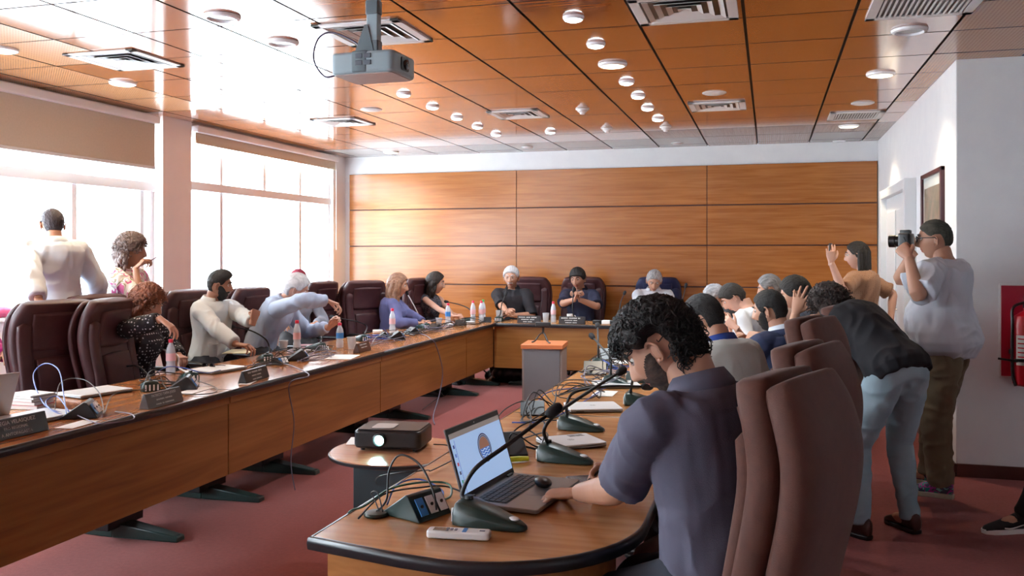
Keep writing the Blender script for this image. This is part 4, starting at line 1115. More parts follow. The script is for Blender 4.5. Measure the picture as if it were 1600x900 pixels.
def clasped():
    sh = cloth('navy_polo', (.010,.012,.035), (.018,.02,.05))
    p = Person('dark-haired man in navy polo with hands clasped at his chin, head table', (0,0,0), 176, lean=9, hd=(-4,6,3), tone='mid', head_at=px(903,436,10.95), k=1.0, headf=1.12,
        L=px(905,468,10.60), R=px(898,468,10.58), poleL=(-1.1,-.1,-.7), poleR=(1.1,-.1,-.7), handL=dict(dir=(-.35,-.1,.85), world=True, palm=(-.9,0,-.2), curl=.75, thumb=.6), handR=dict(dir=(.35,-.1,.85), world=True, palm=(.9,0,-.2), curl=.75, thumb=.6), vox=.007)
    p.face(black_hair, browth=.004); p.hair(black_hair, dict(front=.045, temple=.040, side=-.01, ear=.0, back=-.08, vol=.022, sidevol=.012)); p.top(sh, 'short', .018, seed=17); p.collar(sh, open_=.6); finish(p); return p
clasped()
def grey_reader():
    p = Person('grey-haired man in white shirt looking down, before the navy chair', (0,0,0), 182, lean=8, hd=(6,24,-4), tone='tan', head_at=px(1022,439,10.9), headf=1.12,
        vox=.007, L=at(1030,500,.8), R=at(1000,500,.8), poleL=(-1,-.2,-.8), poleR=(1,-.2,-.8), wide=1.05)
    p.face(dk_grey, closed=True); p.hair(grey_hair, dict(SHORT, vol=.018)); p.top(white_shirt, 'long', .020, seed=18); p.collar(white_shirt); finish(p); return p
grey_reader()
def grey_curly():
    p = Person('person with grey curly hair bent over at the far end of the right row', (0,0,0), 95, k=.93, fem=1, lean=20, hd=(10,20,0), tone='tan', head_at=px(1118,464,8.5), vox=.009, legs=True)
    p.face(dk_grey, closed=True); p.hair(grey_hair, dict(front=.060, temple=.046, side=.0, ear=.0, back=-.085, vol=.030, sidevol=.022, curl=.010), curls=350, r=.004, ln=.045, coil=.010)
    p.top(cloth('charcoal_top', (.03,.03,.035)), 'long', .018); finish(p); return p
grey_curly()
def white_blouse():
    p = Person('dark-haired woman in white blouse looking down at a phone, right row', (0,0,0), 80, k=.93, fem=1, lean=16, hd=(14,30,6), tone='fair', head_at=px(1146,466,6.9), vox=.008,
        L=px(1150,512,6.5), R=px(1140,505,6.8), poleL=(-1,-.3,-.8), poleR=(1,-.3,-.8), handL=dict(dir=(-.7,.3,.5), world=True, palm=(.3,.5,0), curl=.5))
    p.face(black_hair, closed=True); p.hair(black_hair, dict(front=.055, temple=.045, side=.0, ear=.0, back=-.08, vol=.024, sidevol=.014)); p.top(white_shirt, 'elbow', .020, name='blouse', seed=19); finish(p); return p
p_wb = white_blouse()
def back_grey():
    p = Person('man with swept dark-grey hair seated beyond the blazer man, only hair showing', (0,0,0), 85, lean=6, hd=(0,8,0), tone='tan', head_at=px(1203,452,7.6), vox=.010)
    p.face(dk_grey); p.hair(dk_grey, dict(SHORT, vol=.024, sidevol=.014)); p.top(cloth('pinkish_shirt', (.55,.42,.40)), 'long', .018, vox=.012); finish(p); return p
back_grey()
def blazer():
    nv = cloth('navy_blazer', (.012,.02,.06), (.018,.028,.08))
    p = Person('man with short black hair and beard in navy blazer, right row', (0,0,0), 62, lean=10, hd=(12,4,0), tone='tan', head_at=px(1203,486,5.25), vox=.0065,
        L=px(1168,540,5.3), R=px(1172,535,5.5), poleL=(-1,-.3,-.8), poleR=(1,-.3,-.8), handL=dict(curl=.7), handR=dict(curl=.7))
    p.face(black_hair); p.hair(black_hair, dict(SHORT, vol=.018, sidevol=.008, side=-.01, ear=.015, back=-.075)); p.headpart('beard', beard_g(p.f, 0, .006), black_hair)
    p.top(nv, 'long', .026, name='blazer', wr=.005, seed=20, neck=.97); p.collar(white_shirt, r=.060, h=.046, flare=.006, name='shirt_collar'); p.collar(nv, r=.072, h=.026, flare=.014, lift=-.008, open_=.8, name='lapel_collar'); finish(p); return p
blazer()
def face_cover():
    p = Person('person in dark shirt hiding the face behind one spread hand, right row', (0,0,0), 75, lean=12, hd=(6,14,0), tone='tan', head_at=px(1244,460,5.9), vox=.0075,
        L=px(1243,490,5.55), R=None, poleL=(-1,.1,-1), handL=dict(dir=(.25,.15,.95), world=True, palm=(.3,.9,0), curl=.12, spread=.4, thumb=.1))
    p.face(black_hair); p.hair(black_hair, dict(SHORT, vol=.022, sidevol=.012, side=-.01)); p.top(cloth('steel_shirt', (.035,.05,.085)), 'elbow', .02, seed=21); finish(p); return p
face_cover()
def sweater_man():
    sw = cloth('grey_knit', (.50,.53,.50), (.56,.59,.56), bump=.3)
    p = Person('man with straight black hair in pale knit top with blue collar, seen from behind', (0,0,0), 48, lean=16, hd=(14,16,0), tone='tan', head_at=px(1100,500,4.35), vox=.0065)
    p.face(black_hair); p.hair(black_hair, dict(SHORT, vol=.022, sidevol=.012, side=-.01, ear=.015, back=-.08)); p.top(sw, 'long', .024, name='sweater', seed=22, wr=.004); p.collar(cloth('royal_collar', (.02,.06,.30)), r=.066, h=.034, flare=.004); finish(p); return p
sweater_man()
def bending():
    tee = cloth('black_tee', (.010,.010,.014), (.016,.016,.022))
    p = Person('person in black top and light jeans bending over the chairs to talk', (0,0,0), 40, seated=False, lean=68, bend=.62, hd=(0,-8,0), tone='tan', head_at=px(1297,478,5.3), vox=.007, k=.98,
        L=px(1262,512,5.2), R=px(1290,500,5.8), poleL=(-.6,-.3,-.6), poleR=(.8,0,-.4), feet=dict(L=at(1344,815,.085), R=at(1422,806,.085)), wide=1.02)
    p.face(black_hair); st = dict(front=.060, temple=.046, side=.0, ear=-.02, back=-.09, vol=.045, sidevol=.035, curl=.010, freq=45)
    p.hair(hairmat('brown_black', (.014,.006,.005), (.04,.017,.013), rough=.6), st, curls=700, r=.0035, ln=.06, coil=.010, extra=p.locks(20, -85, 100, .04, -.16, r=.020, wav=.008, side=1.2))
    p.top(tee, 'short', .030, name='t_shirt', seed=23, hem=-.10); dn = cloth('light_denim', (.26,.36,.42), (.33,.43,.49), bump=.2)
    p.trousers(dn, .010, vox=.008, wr=.010, name='jeans', waist=.06); p.shoes(mat('brown_leather', (.05,.018,.012), .3), M['black']); return p
bending()
def phone_woman():
    p = Person('woman with long dark hair and glasses raising a phone in the back right', (0,0,0), 72, seated=False, k=.95, fem=1, hd=(8,2,0), tone='fair', head_at=px(1340,400,7.3), vox=.0075,
        L=px(1299,410,7.0), R=px(1392,500,7.3), poleL=(-.4,-.2,-1), poleR=(.6,-.9,-.4), handL=dict(dir=(-.05,0,1), world=True, palm=(0,.8,-.1), curl=.35, thumb=.5))
    p.face(black_hair); ex = p.locks(24, -80, 85, .04, -.25, r=.018, wav=.002, side=1.02)
    p.hair(black_hair, dict(front=.064, temple=.050, side=.01, ear=-.02, back=-.09, vol=.018, sidevol=.012), extra=ex); p.glasses(M['chrome'], .0013)
    p.top(dots_mat('tan_print_top', (.36,.20,.12), (.10,.05,.03), 70, .16), 'short', .018, name='top', seed=24); p.trousers(jeans_dark, vox=.012); p.shoes(shoe_b, M['black'])
    h = p.hold('L', (-.0,.075,-.03)); t = thing('smartphone', 'black smartphone held up by the woman in the back right', 'phone', h, 0)
    part('phone_body', G().prism(rrect(-.036,-.075,.036,.075,.01), -.004, .004, M=Matrix.Rotation(math.radians(68), 4, 'Z') @ Matrix.Rotation(PI/2, 4, 'X')), M['black'], t, bevel=.002); return p
phone_woman()
def photographer():
    tee = cloth('white_tee', (.60,.64,.72), (.66,.70,.78), bump=.15)
    p = Person('photographer in white t-shirt and khaki trousers shooting with a black camera', (0,0,0), 64, seated=False, k=1.0, lean=4, twist=6, hd=(10,0,0), tone='tan', head_at=px(1461,375,5.6), vox=.006, belly=.07, wide=1.18,
        L=px(1420,402,5.35), R=px(1425,396,5.75), poleL=(-.55,-.3,-1), poleR=(.8,-.1,-.8), handL=dict(dir=(-.35,.55,.55), world=True, palm=(.6,.2,-.5), curl=.75, thumb=.7), handR=dict(dir=(-.5,-.1,.6), world=True, palm=(.2,-.8,0), curl=.7),
        feet=dict(L=at(1470,768,.085), R=at(1452,752,.085)), headf=1.02)
    p.face(dk_grey); p.hair(hairmat('cropped', (.03,.03,.022), (.09,.085,.065), rough=.7), dict(front=.062, temple=.050, side=.02, ear=.03, back=-.045, vol=.012, sidevol=.0025, freq=90)); p.glasses(M['black'], .0028)
    p.top(tee, 'short', .034, hem=-.22, name='t_shirt', seed=25, wr=.010, bell=(.5,.05)); kh = cloth('khaki', (.155,.115,.065), (.19,.145,.085), bump=.2)
    p.trousers(kh, .030, vox=.008, wr=.010); p.shoes(floral_mat('bright_sneaker', [(.02,.22,.20),(.45,.04,.30),(.05,.06,.10),(.20,.5,.45)], 14), mat('cream_sole', (.45,.40,.30), .7), length=.30, solet=.03)
    c = V(p.W @ p.Hm @ V((-.01, .165, .004))); t = thing('photo_camera', 'black photo camera with strap held to the photographer\'s eye', 'camera', c, math.radians(70))
    part('camera_body', G().prism(rrect(-.07,-.035,.07,.035,.014), -.045, .045), M['black'], t, bevel=.008)
    part('viewfinder_hump', G().prism(rrect(-.026,-.03,.026,.035,.01), .04, .066), M['black'], t, bevel=.006)
    part('lens_barrel', G().lathe([(0,0),(.036,0),(.036,.03),(.040,.034),(.040,.07),(.034,.072),(.030,.062),(0,.06)], 22, M=Matrix.Translation((0,.03,-.004)) @ Matrix.Rotation(-PI/2, 4, 'X')), M['black'], t)
    part('strap', G().tube([(-.07,0,.02),(-.085,-.02,-.03),(-.06,-.03,-.10),(-.02,-.02,-.13)], .004, 6, sub=4, flat=.4), M['black'], t)
    return p
photographer()
def window_man():
    p = Person('man in white shirt standing at the window with his back turned', (0,0,0), 60, seated=False, k=1.0, lean=2, hd=(-6,6,0), tone='tan', head_at=px(82,352,6.5), vox=.0075, L=px(62,475,6.0), R=px(150,470,6.9), poleL=(-.3,-1,-.4), poleR=(.3,-1,-.4))
    p.face(black_hair); p.hair(hairmat('plum_black', (.018,.008,.014), (.04,.02,.03)), dict(SHORT, vol=.014, sidevol=.007)); p.top(white_shirt, 'long', .026, wr=.009, seed=26, hem=-.1); p.collar(white_shirt); p.trousers(slacks, vox=.012); p.shoes(shoe_b, M['black']); return p
window_man()
def floral_woman():
    p = Person('woman with grey-brown curls in pink floral blouse standing by the window', (0,0,0), -82, seated=False, k=.98, headf=1.12, fem=1, lean=4, hd=(16,2,0), tone='mid', head_at=px(204,392,7.1), vox=.0075, wide=1.12,
        R=px(212,419,6.95), L=px(225,470,7.2), poleR=(.5,-.4,-1), poleL=(-.8,-.2,-.8), handR=dict(dir=(.5,.25,.6), world=True, palm=(.4,.5,-.3), curl=.7, thumb=.7))
    p.face(dk_grey); p.hair(hairmat('ash', (.10,.065,.06), (.26,.19,.17)), dict(front=.060, temple=.046, side=.0, ear=-.01, back=-.09, vol=.030, sidevol=.024, curl=.010), curls=500, r=.0035, ln=.05, coil=.010, extra=p.locks(16, -70, 90, .0, -.12, r=.018, wav=.01, side=1.12))
    p.top(floral_mat('pink_floral', [(.76,.72,.72),(.60,.10,.30),(.78,.74,.74),(.76,.72,.70),(.34,.30,.20),(.78,.74,.74),(.62,.12,.32)], 7), 'elbow', .028, name='blouse', wr=.007, seed=27); p.trousers(slacks, vox=.012); p.shoes(shoe_b, M['black'])
    part('earring', G().ball(p.Hm @ V((.084*p.f, .006, -.050)), .012, 10), M['white'], p.root)
    h = p.hold('R', (-.02,.09,-.045)); solo('spectacles', G().tube([(-.05,0,-.02),(.0,0,0),(.07,.01,.04)], [.003,.004,.003], 8), mat('red_brown_frame', (.12,.01,.03), .4), 'folded dark red spectacles in the hand of the floral-bloused woman', 'glasses', h); return p
floral_woman()
def edge_person():
    tr = cloth('black_trouser', (.012,.012,.014))
    p = Person('seated person beyond the right edge, one black skate shoe showing', (1.86,5.62,0), 100, lean=2, tone='tan', vox=.012, feet=dict(L=px(1603,806,4.75), R=at(1660,760,.09), Ldir=(-1,-.05,-.10)))
    p.hair(black_hair, SHORT); p.top(tr, 'long', .02, vox=.014); p.trousers(tr, vox=.012)
    canvas = mat('black_canvas', (.012,.012,.014), .8); p.shoes(canvas, M['white'], length=.30, name='skate_shoe', solet=.026)
    H, Kn, A, sx, dr = p.legs['L']; d = (p.inv.to_3x3() @ V(dr)).normalized(); up = (V((0,0,1))-d*d.z).normalized(); xd = d.cross(up); Mx = Matrix.Translation(A-up*.085) @ Matrix((xd, d, up)).transposed().to_4x4()
    part('side_stripe', G().tube([Mx @ V(q) for q in ((-.036,-.03,.045),(-.041,.02,.050),(-.045,.06,.040),(-.048,.09,.034),(-.047,.12,.036))], .0035, 6, sub=4), M['white'], p.root)
    part('laces', G().join(sum_g([G().tube([Mx @ V((-.025,y,z)), Mx @ V((0,y+.006,z+.012)), Mx @ V((.025,y,z))], .0035, 6, sub=2) for y, z in ((.03,.098),(.05,.088),(.07,.078),(.09,.068))])), M['black'], p.root)
    return p
def sum_g(L):
    g = G()
    for q in L: g.join(q)
    return g
edge_person()
def left_edge():
    p = Person('person in magenta top seated at the far left edge behind the nearest chair', (0,0,0), -100, k=.95, fem=1, lean=8, hd=(0,10,0), tone='tan', head_at=px(-62,452,5.6), vox=.010)
    p.face(black_hair); p.hair(black_hair, SHORT); p.top(cloth('magenta_top', (.45,.02,.22)), 'long', .024, vox=.012); finish(p, cloth('violet_trousers', (.10,.06,.28))); return p
left_edge()
# ------------------------------------------------------------ chairs in place
GL, GR = 'maroon high-backed chairs on the window side', 'brown high-backed chairs on the right side'
ch = make_chair('empty maroon chair nearest the camera on the window side', M['chair_left'], (-4.10, 4.62, 0), -106, 1.25, None, GL)
for lab, (x, y, top_d), yaw in (
    ('empty maroon chair half hidden behind the nearest one on the window side', (158, 462, 5.95), -78),
    ('maroon chair behind the bearded man in the pale shirt', (292, 456, 7.45), -100),
    ('empty maroon chair between the bearded man and the leaning man', (385, 449, 8.0), -90),
    ('maroon chair standing behind the hands of the leaning man', (498, 439, 9.6), -95),
    ('empty maroon chair turned sideways left of the woman with long hair', (566, 438, 9.9), -120),
    ('maroon chair glimpsed between the two women in the left row', (646, 438, 10.9), -95)):
    P = px(x, y, top_d); a = math.radians(yaw); f = V((-math.sin(a), math.cos(a), 0)); c = V((P.x, P.y, 0))+f*.34
    dup(ch, lab, c, a)
P = p_cw.W.translation; dup(ch, 'maroon chair under the woman in the dotted blouse', (P.x-.02, P.y, 0), math.radians(-95))
for lab, x, y, dd, yaw in (('maroon chair behind the white-haired man in black polo', 828, 430, 11.45, 176), ('maroon chair behind the man with clasped hands', 912, 432, 11.45, 178)):
    P = px(x, y, dd); a = math.radians(yaw); f = V((-math.sin(a), math.cos(a), 0)); dup(ch, lab, V((P.x, P.y, 0))+f*.34, a, 'maroon chairs at the head table')
P = px(1030, 431, 11.4); make_chair('navy high-backed chair behind the grey-haired man in white', M['chair_navy'], (P.x, P.y-.42, 0), 180, 1.25, None, None)
cr = make_chair('brown chair of the near man, back toward the camera', M['brown_fabric'], (-.235, 2.50, 0), 68, 1.25, M['green_plastic'], GR, w=.215, double=True)
for lab, p, yaw in (('second brown chair in the right row, empty, behind the near one', (-.16, 3.28), 70), ('third brown chair in the right row, behind the man in pale knit', (-.09, 4.6), 68),
    ('brown chair of the man in the navy blazer', (.10, 5.6), 75), ('brown chair of the person hiding the face', (.12, 6.5), 80), ('brown chair of the woman in white blouse', (.05, 7.35), 85),
    ('brown chair of the man with swept dark-grey hair', (.05, 8.2), 88), ('brown chair of the person with grey curly hair', (0, 9.1), 90)):
    dup(cr, lab, (*p, 0), math.radians(yaw))
# ------------------------------------------------------------ things on the tables
def yaw_to(a, b): d = V(b)-V(a); return math.atan2(-d.x, d.y)      # rotation that turns +Y from a towards b
def mic(rear, nose, head, label, via=None, grp='gooseneck microphones', s=1.0, foam=True, neck_m=None):
    """rear, nose: base ends on the table top; head: world point of the capsule"""
    rear = V(rear); yaw = yaw_to(rear, nose); t = thing('gooseneck_microphone', label, 'microphone', rear, yaw, grp)
    R = []
    for y, w, h, lo in ((0,.040,.050,0), (.008,.050,.060,0), (.03,.052,.062,0), (.09,.047,.048,0), (.15,.034,.030,0), (.185,.022,.020,0), (.20,.010,.014,0)):
        y, w, h = y*s, w*s, h*s
        R.append([V((-w,y,0)), V((-w,y,h*.55)), V((-w*.72,y,h*.92)), V((-w*.3,y,h)), V((w*.3,y,h)), V((w*.72,y,h*.92)), V((w,y,h*.55)), V((w,y,0))])
    b = part('base', G().rings(R), M['green_plastic'], t, auto=50, bevel=.003)
    part('button', G().ball((0,.165*s,.026*s), (.012*s,.016*s,.006*s), 10), M['silver'], b)
    for k in range(4): part('rear_slot', G().box((-.036*s+.022*s*k, -.004, .006), (-.028*s+.022*s*k, .002, .040*s)), M['alu'], b)
    Wi = (Matrix.Translation(rear) @ Matrix.Rotation(yaw, 4, 'Z')).inverted(); H = Wi @ V(head); N0 = V((0, .028*s, .055*s))
    if via: mids = [Wi @ V(q) for q in via]
    else: mids = [N0+V((0,0,.10*s)), N0.lerp(H, .55)+V((0,0,.05))]
    part('gooseneck', G().tube([N0, *mids, H], [.0075*s,*[.0065*s]*len(mids),.0052*s], 8, sub=7), neck_m or M['blackcable'], t, auto=None)
    d = (H-mids[-1]).normalized()
    if foam: part('foam_head', G().tube([H-d*.008, H, H+d*.012, H+d*.042, H+d*.055, H+d*.06], [.006,.013,.017,.018,.012,.003], 14), M['foam'], t, auto=None)
    else: part('capsule', G().tube([H-d*.01, H+d*.03, H+d*.034], [.008,.009,.005], 12), M['black'], t, auto=None)
    part('neck_collar', G().lathe([(0,0),(.014*s,0),(.011*s,.02*s),(0,.02*s)], 12, M=Matrix.Translation(N0-V((0,0,.006)))), M['black'], t)
    return t
def powerbox(p, yaw, label, s=1.0, grp='wedge socket boxes'):
    t = thing('socket_box', label, 'socket box', V(p), math.radians(yaw), grp)
    Mx = Matrix(((0,0,1,0),(1,0,0,0),(0,1,0,0),(0,0,0,1)))
    part('housing', G().prism([(-.105*s,0),(.065*s,0),(.015*s,.075*s),(.002*s,.078*s),(-.105*s,.006*s)], -.075*s, .075*s, M=Mx), M['green_plastic'] if s == .95 else M['black'], t, bevel=.004)
    sl = V((0,-.05,.075)).normalized(); n = V((0,.075,.05)).normalized(); r = V((1,0,0)); c = V((0,.043*s,.040*s))
    for i, k in enumerate((-.045, 0, .045)):
        g = G(); B = [c+r*((k+a)*s)+V((0,-.016*b,.024*b))*s+n*.001 for a, b in ((-.016,-1),(.016,-1),(.016,1),(-.016,1))]
        g.add(B+[q+n*.004 for q in B], [(3,2,1,0),(4,5,6,7),(0,1,5,4),(1,2,6,5),(2,3,7,6),(3,0,4,7)])
        o = part('socket', g, M['alu'] if i != 2 else M['bluelabel'], t)
        g = G(); cc = c+r*(k*s)+n*.005; g.ball(cc, (.007*s,.004*s,.007*s), 8); part('socket_hole', g, M['black'], o)
    return t
def bottle(p, label, h=.225, grp='water bottles', cap='red', lab='red', r=.031):
    t = thing('water_bottle', label, 'bottle', V(p), 0, grp)
    part('bottle_body', G().lathe([(0,0),(r*.9,0),(r,.008),(r,h*.25),(r*.9,h*.29),(r*.9,h*.33),(r,h*.37),(r,h*.62),(r*.85,h*.74),(r*.5,h*.86),(.012,h*.90),(.012,h*.93),(0,h*.93)], 20), M['bottle'], t, auto=None)
    part('cap', G().lathe([(0,h*.90),(.0155,h*.90),(.0155,h*.985),(.013,h),(0,h)], 14), {'red':M['redcap'],'green':M['greencap']}[cap], t)
    part('label_band', G().lathe([(r*1.012,h*.38),(r*1.012,h*.60)], 20, cap=False), {'red':M['pinklabel'],'blue':M['bluelabel']}[lab], t, auto=None)
    return t
M['bottle'] = mat('bottle_plastic', (.72,.78,.86), .12, Alpha=.62); M['pinklabel'] = mat('pink_label', (.75,.45,.48), .4); M['greencap'] = mat('green_cap', (.05,.4,.08), .4)
def cup(p, label, h=.085, r=.036, grp='clear plastic cups'):
    return solo('plastic_cup', G().lathe([(0,0),(r*.72,0),(r*.74,.003),(r*.96,h-.003),(r*1.03,h),(r*.97,h+.001),(r*.90,h-.006),(r*.70,.006),(0,.006)], 22), M['cup'], label, 'cup', V(p), 0, grp)
def blur_line(tx, sz):
    rr = random.Random(tx); g = G(); x = -len(tx)*sz*.27
    for ch in tx[1:]:
        w = sz*rr.uniform(.30,.48)
        if ch != ' ': g.box((x,-sz*.26,0),(x+w*.8,sz*.26,.0005))
        x += w+sz*.12
    return g
def nameplate(p, yaw, lines, label, w=.30, h=.075, m=None, size=.018):
    t = thing('name_plate', label, 'name plate', V(p), math.radians(yaw), 'desk name plates')
    Mx = Matrix(((0,0,1,0),(1,0,0,0),(0,1,0,0),(0,0,0,1)))
    part('plate', G().prism([(-.030,0),(.030,0),(.005,h),(-.005,h)], -w/2, w/2, M=Mx), m or M['plaque'], t, bevel=.002)
    ang = math.atan2(h, .025); zc = h*.80
    for i, (tx, sz) in enumerate(lines):
        g = text_geo(tx, sz) if tx[0] != '~' else blur_line(tx, sz); z = h*(.78-.29*i); y = .030-.025*z/h+.0012
        g2 = G().join(g, Matrix.Translation((0, y, z)) @ Matrix.Rotation(PI, 4, 'Z') @ Matrix.Rotation(ang, 4, 'X'))
        part('lettering', g2, M['lettering'], t, smooth=False)
    return t
def closed_laptop(c, yaw, label, w=.34, d=.235, m=None, logo=True, sticker=False, z0=0):
    t = thing('closed_laptop', label, 'laptop', V(c)+V((0,0,z0)), math.radians(yaw), 'closed laptops'); m = m or M['silver']
    part('base', G().prism(rrect(-w/2,-d/2,w/2,d/2,.012), .002, .012), M['grey_metal'], t, bevel=.003)
    l = part('lid', G().prism(rrect(-w/2,-d/2,w/2,d/2,.012), .0125, .0195), m, t, bevel=.0025)
    part('port_strip', G().box((-w/2+.03,-d/2-.0008,.005),(w/2-.2,-d/2+.001,.0095)), M['black'], t)
    if logo:
        part('lid_logo', G().lathe([(.0125,0),(.0145,0),(.0145,.0004),(.0125,.0004)], 26, M=Matrix.Translation((0,0,.0195)), cap=False), M['grey_metal'], l)
        part('lid_mark', G().box((-.006,-.008,.0195),(-.003,.008,.0199)).box((.003,-.008,.0195),(.006,.008,.0199)), M['grey_metal'], l)
    if sticker: part('sticker', G().box((w/2-.10,.05,.0195),(w/2-.03,.085,.0199)), noisy('sticker', (.06,.06,.06), (.35,.35,.35), 90), l)
    for sx in (-1,1): part('foot_pad', G().box((sx*w*.4-.012,-d*.4,0),(sx*w*.4+.012,-d*.34,.003)), M['black'], t)
    return t
def cable(pts, label, m='blackcable', r=.0028, sub=6, grp=None):
    return solo('cable', G().tube([V(p) for p in pts], r, 6, sub=sub), M[m], label, 'cable', group=grp, auto=None)
def wander(c, rx, ry, seed, n=14, zmax=.07):
    rr = random.Random(seed); a = rr.uniform(0, 6.28); out = []
    for i in range(n):
        a += rr.uniform(.7, 1.6); q = rr.uniform(.45, 1)
        out.append(V((c[0]+rx*q*math.cos(a), c[1]+ry*q*math.sin(a), TZ+.006+max(0, rr.gauss(.4,.5))*zmax)))
    return out
ON = lambda x, y, z=0: at(x, y, TZ+.0015)+V((0,0,z))
# ---- near right table
B = ON(719, 812); mic(B, ON(800, 826), px(856, 648, 2.83), 'large gooseneck microphone beside the white remote, its neck crossing the open laptop', via=[px(722,772,2.70), px(742,733,2.70), px(790,697,2.74)], s=1.12)
mic(ON(846, 716), ON(912, 724), px(966, 583, 3.75), 'gooseneck microphone whose base stands by the near closed laptop with logo', via=[px(850,672,3.38), px(868,648,3.40), px(915,615,3.55)], s=1.08)
mic(ON(877, 668), ON(938, 674), px(1004, 604, 4.1), 'gooseneck microphone between the two silver laptops behind the open one', via=[px(886,630,3.95), px(900,612,3.95), px(950,604,4.0)], s=1.05)
mic(ON(976, 631), ON(1028, 633), px(990, 560, 4.75), 'gooseneck microphone with upright neck in front of the near man\'s beard', via=[px(989,590,4.65), px(990,575,4.7)], s=1.05, foam=False)
mic(ON(985, 594), ON(1022, 600), px(962, 556, 5.6), 'gooseneck microphone farther back near the man\'s forehead', via=[px(988,575,5.5), px(978,562,5.5)], s=1.0)
powerbox(ON(658, 804), -112, 'wedge socket box with blue plug left of the large microphone', .95)
powerbox(ON(832, 645)+V((0,0,0)), 15, 'black socket box with cables left of the second microphone', .8)
powerbox(ON(787, 705), 30, 'black socket box half behind the open laptop screen')
powerbox(ON(930, 582), 10, 'black socket box far along the right row, nearest the grey cabinet')
powerbox(ON(952, 560), 20, 'black socket box farthest along the right row')
solo('cable_grommet', G().lathe([(0,0),(.037,0),(.038,.004),(.034,.010),(.012,.012),(0,.012)], 26), M['green_plastic'], 'round dark cable grommet at the near edge of the right table', 'grommet', ON(588, 805))
# remote
c = ON(717, 840); e = ON(766, 843)-ON(668, 838); t = thing('remote_control', 'white air conditioner remote with small screen at the near table edge', 'remote control', c, math.atan2(e.y, e.x))
L = .5*e.length
part('remote_body', G().prism(rrect(-L,-.024,L,.024,.012), .001, .022), M['white'], t, bevel=.005, seg=3)
part('display', G().box((-L+.018,-.014,.022),(-L+.062,.014,.0228)), mat('lcd', (.10,.09,.07), .2), t)
part('blue_strip', G().box((.012,-.019,.022),(.024,.019,.0226)), M['bluelabel'], t)
for i in range(3): part('button', G().box((-.035+.012*i,-.008,.022),(-.028+.012*i,-.002,.024)).box((-.035+.012*i,.004,.022),(-.028+.012*i,.010,.024)) if False else G().box((-.035+.012*i,-.008,.022),(-.028+.012*i,.006,.024)), M['greycable'], t)
part('button', G().box((.06,-.005,.022),(.075,.003,.0235)), M['greycable'], t)
# open laptop: hinge from (725,785) to (800,742)
h0, h1 = at(724,787,.762), at(803,741,.762); hd_ = (h1-h0); wL = hd_.length; c = (h0+h1)/2; c.z = TZ+.0015
fr_ = V((hd_.y, -hd_.x, 0)).normalized()
if fr_.x < 0: fr_ = -fr_
t = thing('open_laptop', 'open silver-grey laptop showing a round emblem, in front of the near man', 'laptop', c, math.atan2(fr_.x*-1, fr_.y)); w2 = wL/2; D = .25
part('base', G().prism(rrect(-w2,0,w2,D,.012), .004, .017), M['grey_metal'], t, bevel=.003)
kb = part('keyboard', G().box((-w2+.02,.025,.017),(w2-.03,.135,.0176)), M['black'], t)
for r_ in range(5):
    for k in range(14):
        x0 = -w2+.025+k*(wL-.060)/14; part('key', G().box((x0,.029+r_*.0208,.0176),(x0+(wL-.060)/14-.003,.029+r_*.0208+.017,.0195)), M['keys'], kb)
part('touchpad', G().box((-.06,.150,.0168),(.05,.225,.0174)), mat('touchpad', (.17,.165,.16), .3), t)
for sx in (-1,1): part('hinge', G().tube([(sx*w2*.75-.02,.004,.018),(sx*w2*.75+.02,.004,.018)], .006, 10), M['black'], t)
pl = px(674,677,0.01); tilt = math.radians(17)
LM = Matrix.Translation((0,.002,.016)) @ Matrix.Rotation(tilt, 4, 'X')
lid = part('lid', G().prism(rrect(-w2,-.006,w2,0,.002), 0, .232, M=LM), M['grey_metal'], t, bevel=.002)
bz = part('bezel', G().box((-w2+.003,0,.004),(w2-.003,.0012,.229), M=LM), M['black'], lid)
sc = .0018
part('screen', G().box((-w2+.010,.0012,.020),(w2-.010,sc,.196), M=LM), emit('screen_blue', (.34,.50,.78), .55), lid)
part('title_bar', G().box((-w2+.010,.0012,.196),(w2-.010,sc,.213), M=LM), emit('screen_grey', (.35,.32,.30), .3), lid)
part('side_bar', G().box((w2-.036,.0016,.020),(w2-.034,sc+.0004,.190), M=LM), emit('screen_line', (.10,.18,.4), .3), lid)
def disc(cx, cz, r0, r1, off, seg=40, a0=0, a1=2*PI):
    g = G(); vs = []; n = seg
    for i in range(n+1):
        a = a0+(a1-a0)*i/n; vs += [LM @ V((cx+r0*math.cos(a), off, cz+r0*math.sin(a))), LM @ V((cx+r1*math.cos(a), off, cz+r1*math.sin(a)))]
    return g.add(vs, [(2*i,2*i+1,2*i+3,2*i+2) for i in range(n)])
ec, ez, er = -.028, .128, .049
part('emblem_ring', disc(ec, ez, er*.78, er, sc+.0006), emit('emblem_dark', (.015,.03,.10), .3), lid)
part('emblem_outline', disc(ec, ez, er*.86, er*.90, sc+.0009), emit('emblem_light', (.5,.6,.75), .4), lid)
part('emblem_centre', disc(ec, ez, 0, er*.76, sc+.0006, a0=0, a1=PI), emit('emblem_brown', (.35,.16,.10), .35), lid)
part('emblem_wave', disc(ec, ez, 0, er*.76, sc+.0006, a0=PI, a1=2*PI), emit('emblem_sea', (.05,.16,.50), .45), lid)
for i in range(3):
    g = G(); pts = [LM @ V((ec-er*.62+er*1.24*j/12, sc+.0010, ez-.006-.010*i+.003*math.sin(j*1.1+i))) for j in range(13)]; g.tube(pts, .0011, 5); part('emblem_wave_line', g, emit('wave_white', (.6,.75,.9), .5), lid)
for i in range(5): part('tool_icon', G().box((w2-.029,.0016,.165-.028*i),(w2-.019,sc+.0004,.176-.028*i), M=LM), emit('icon', [(.03,.05,.2),(.1,.2,.5),(.5,.08,.10),(.05,.05,.1),(.04,.3,.2)][i], .4), lid)
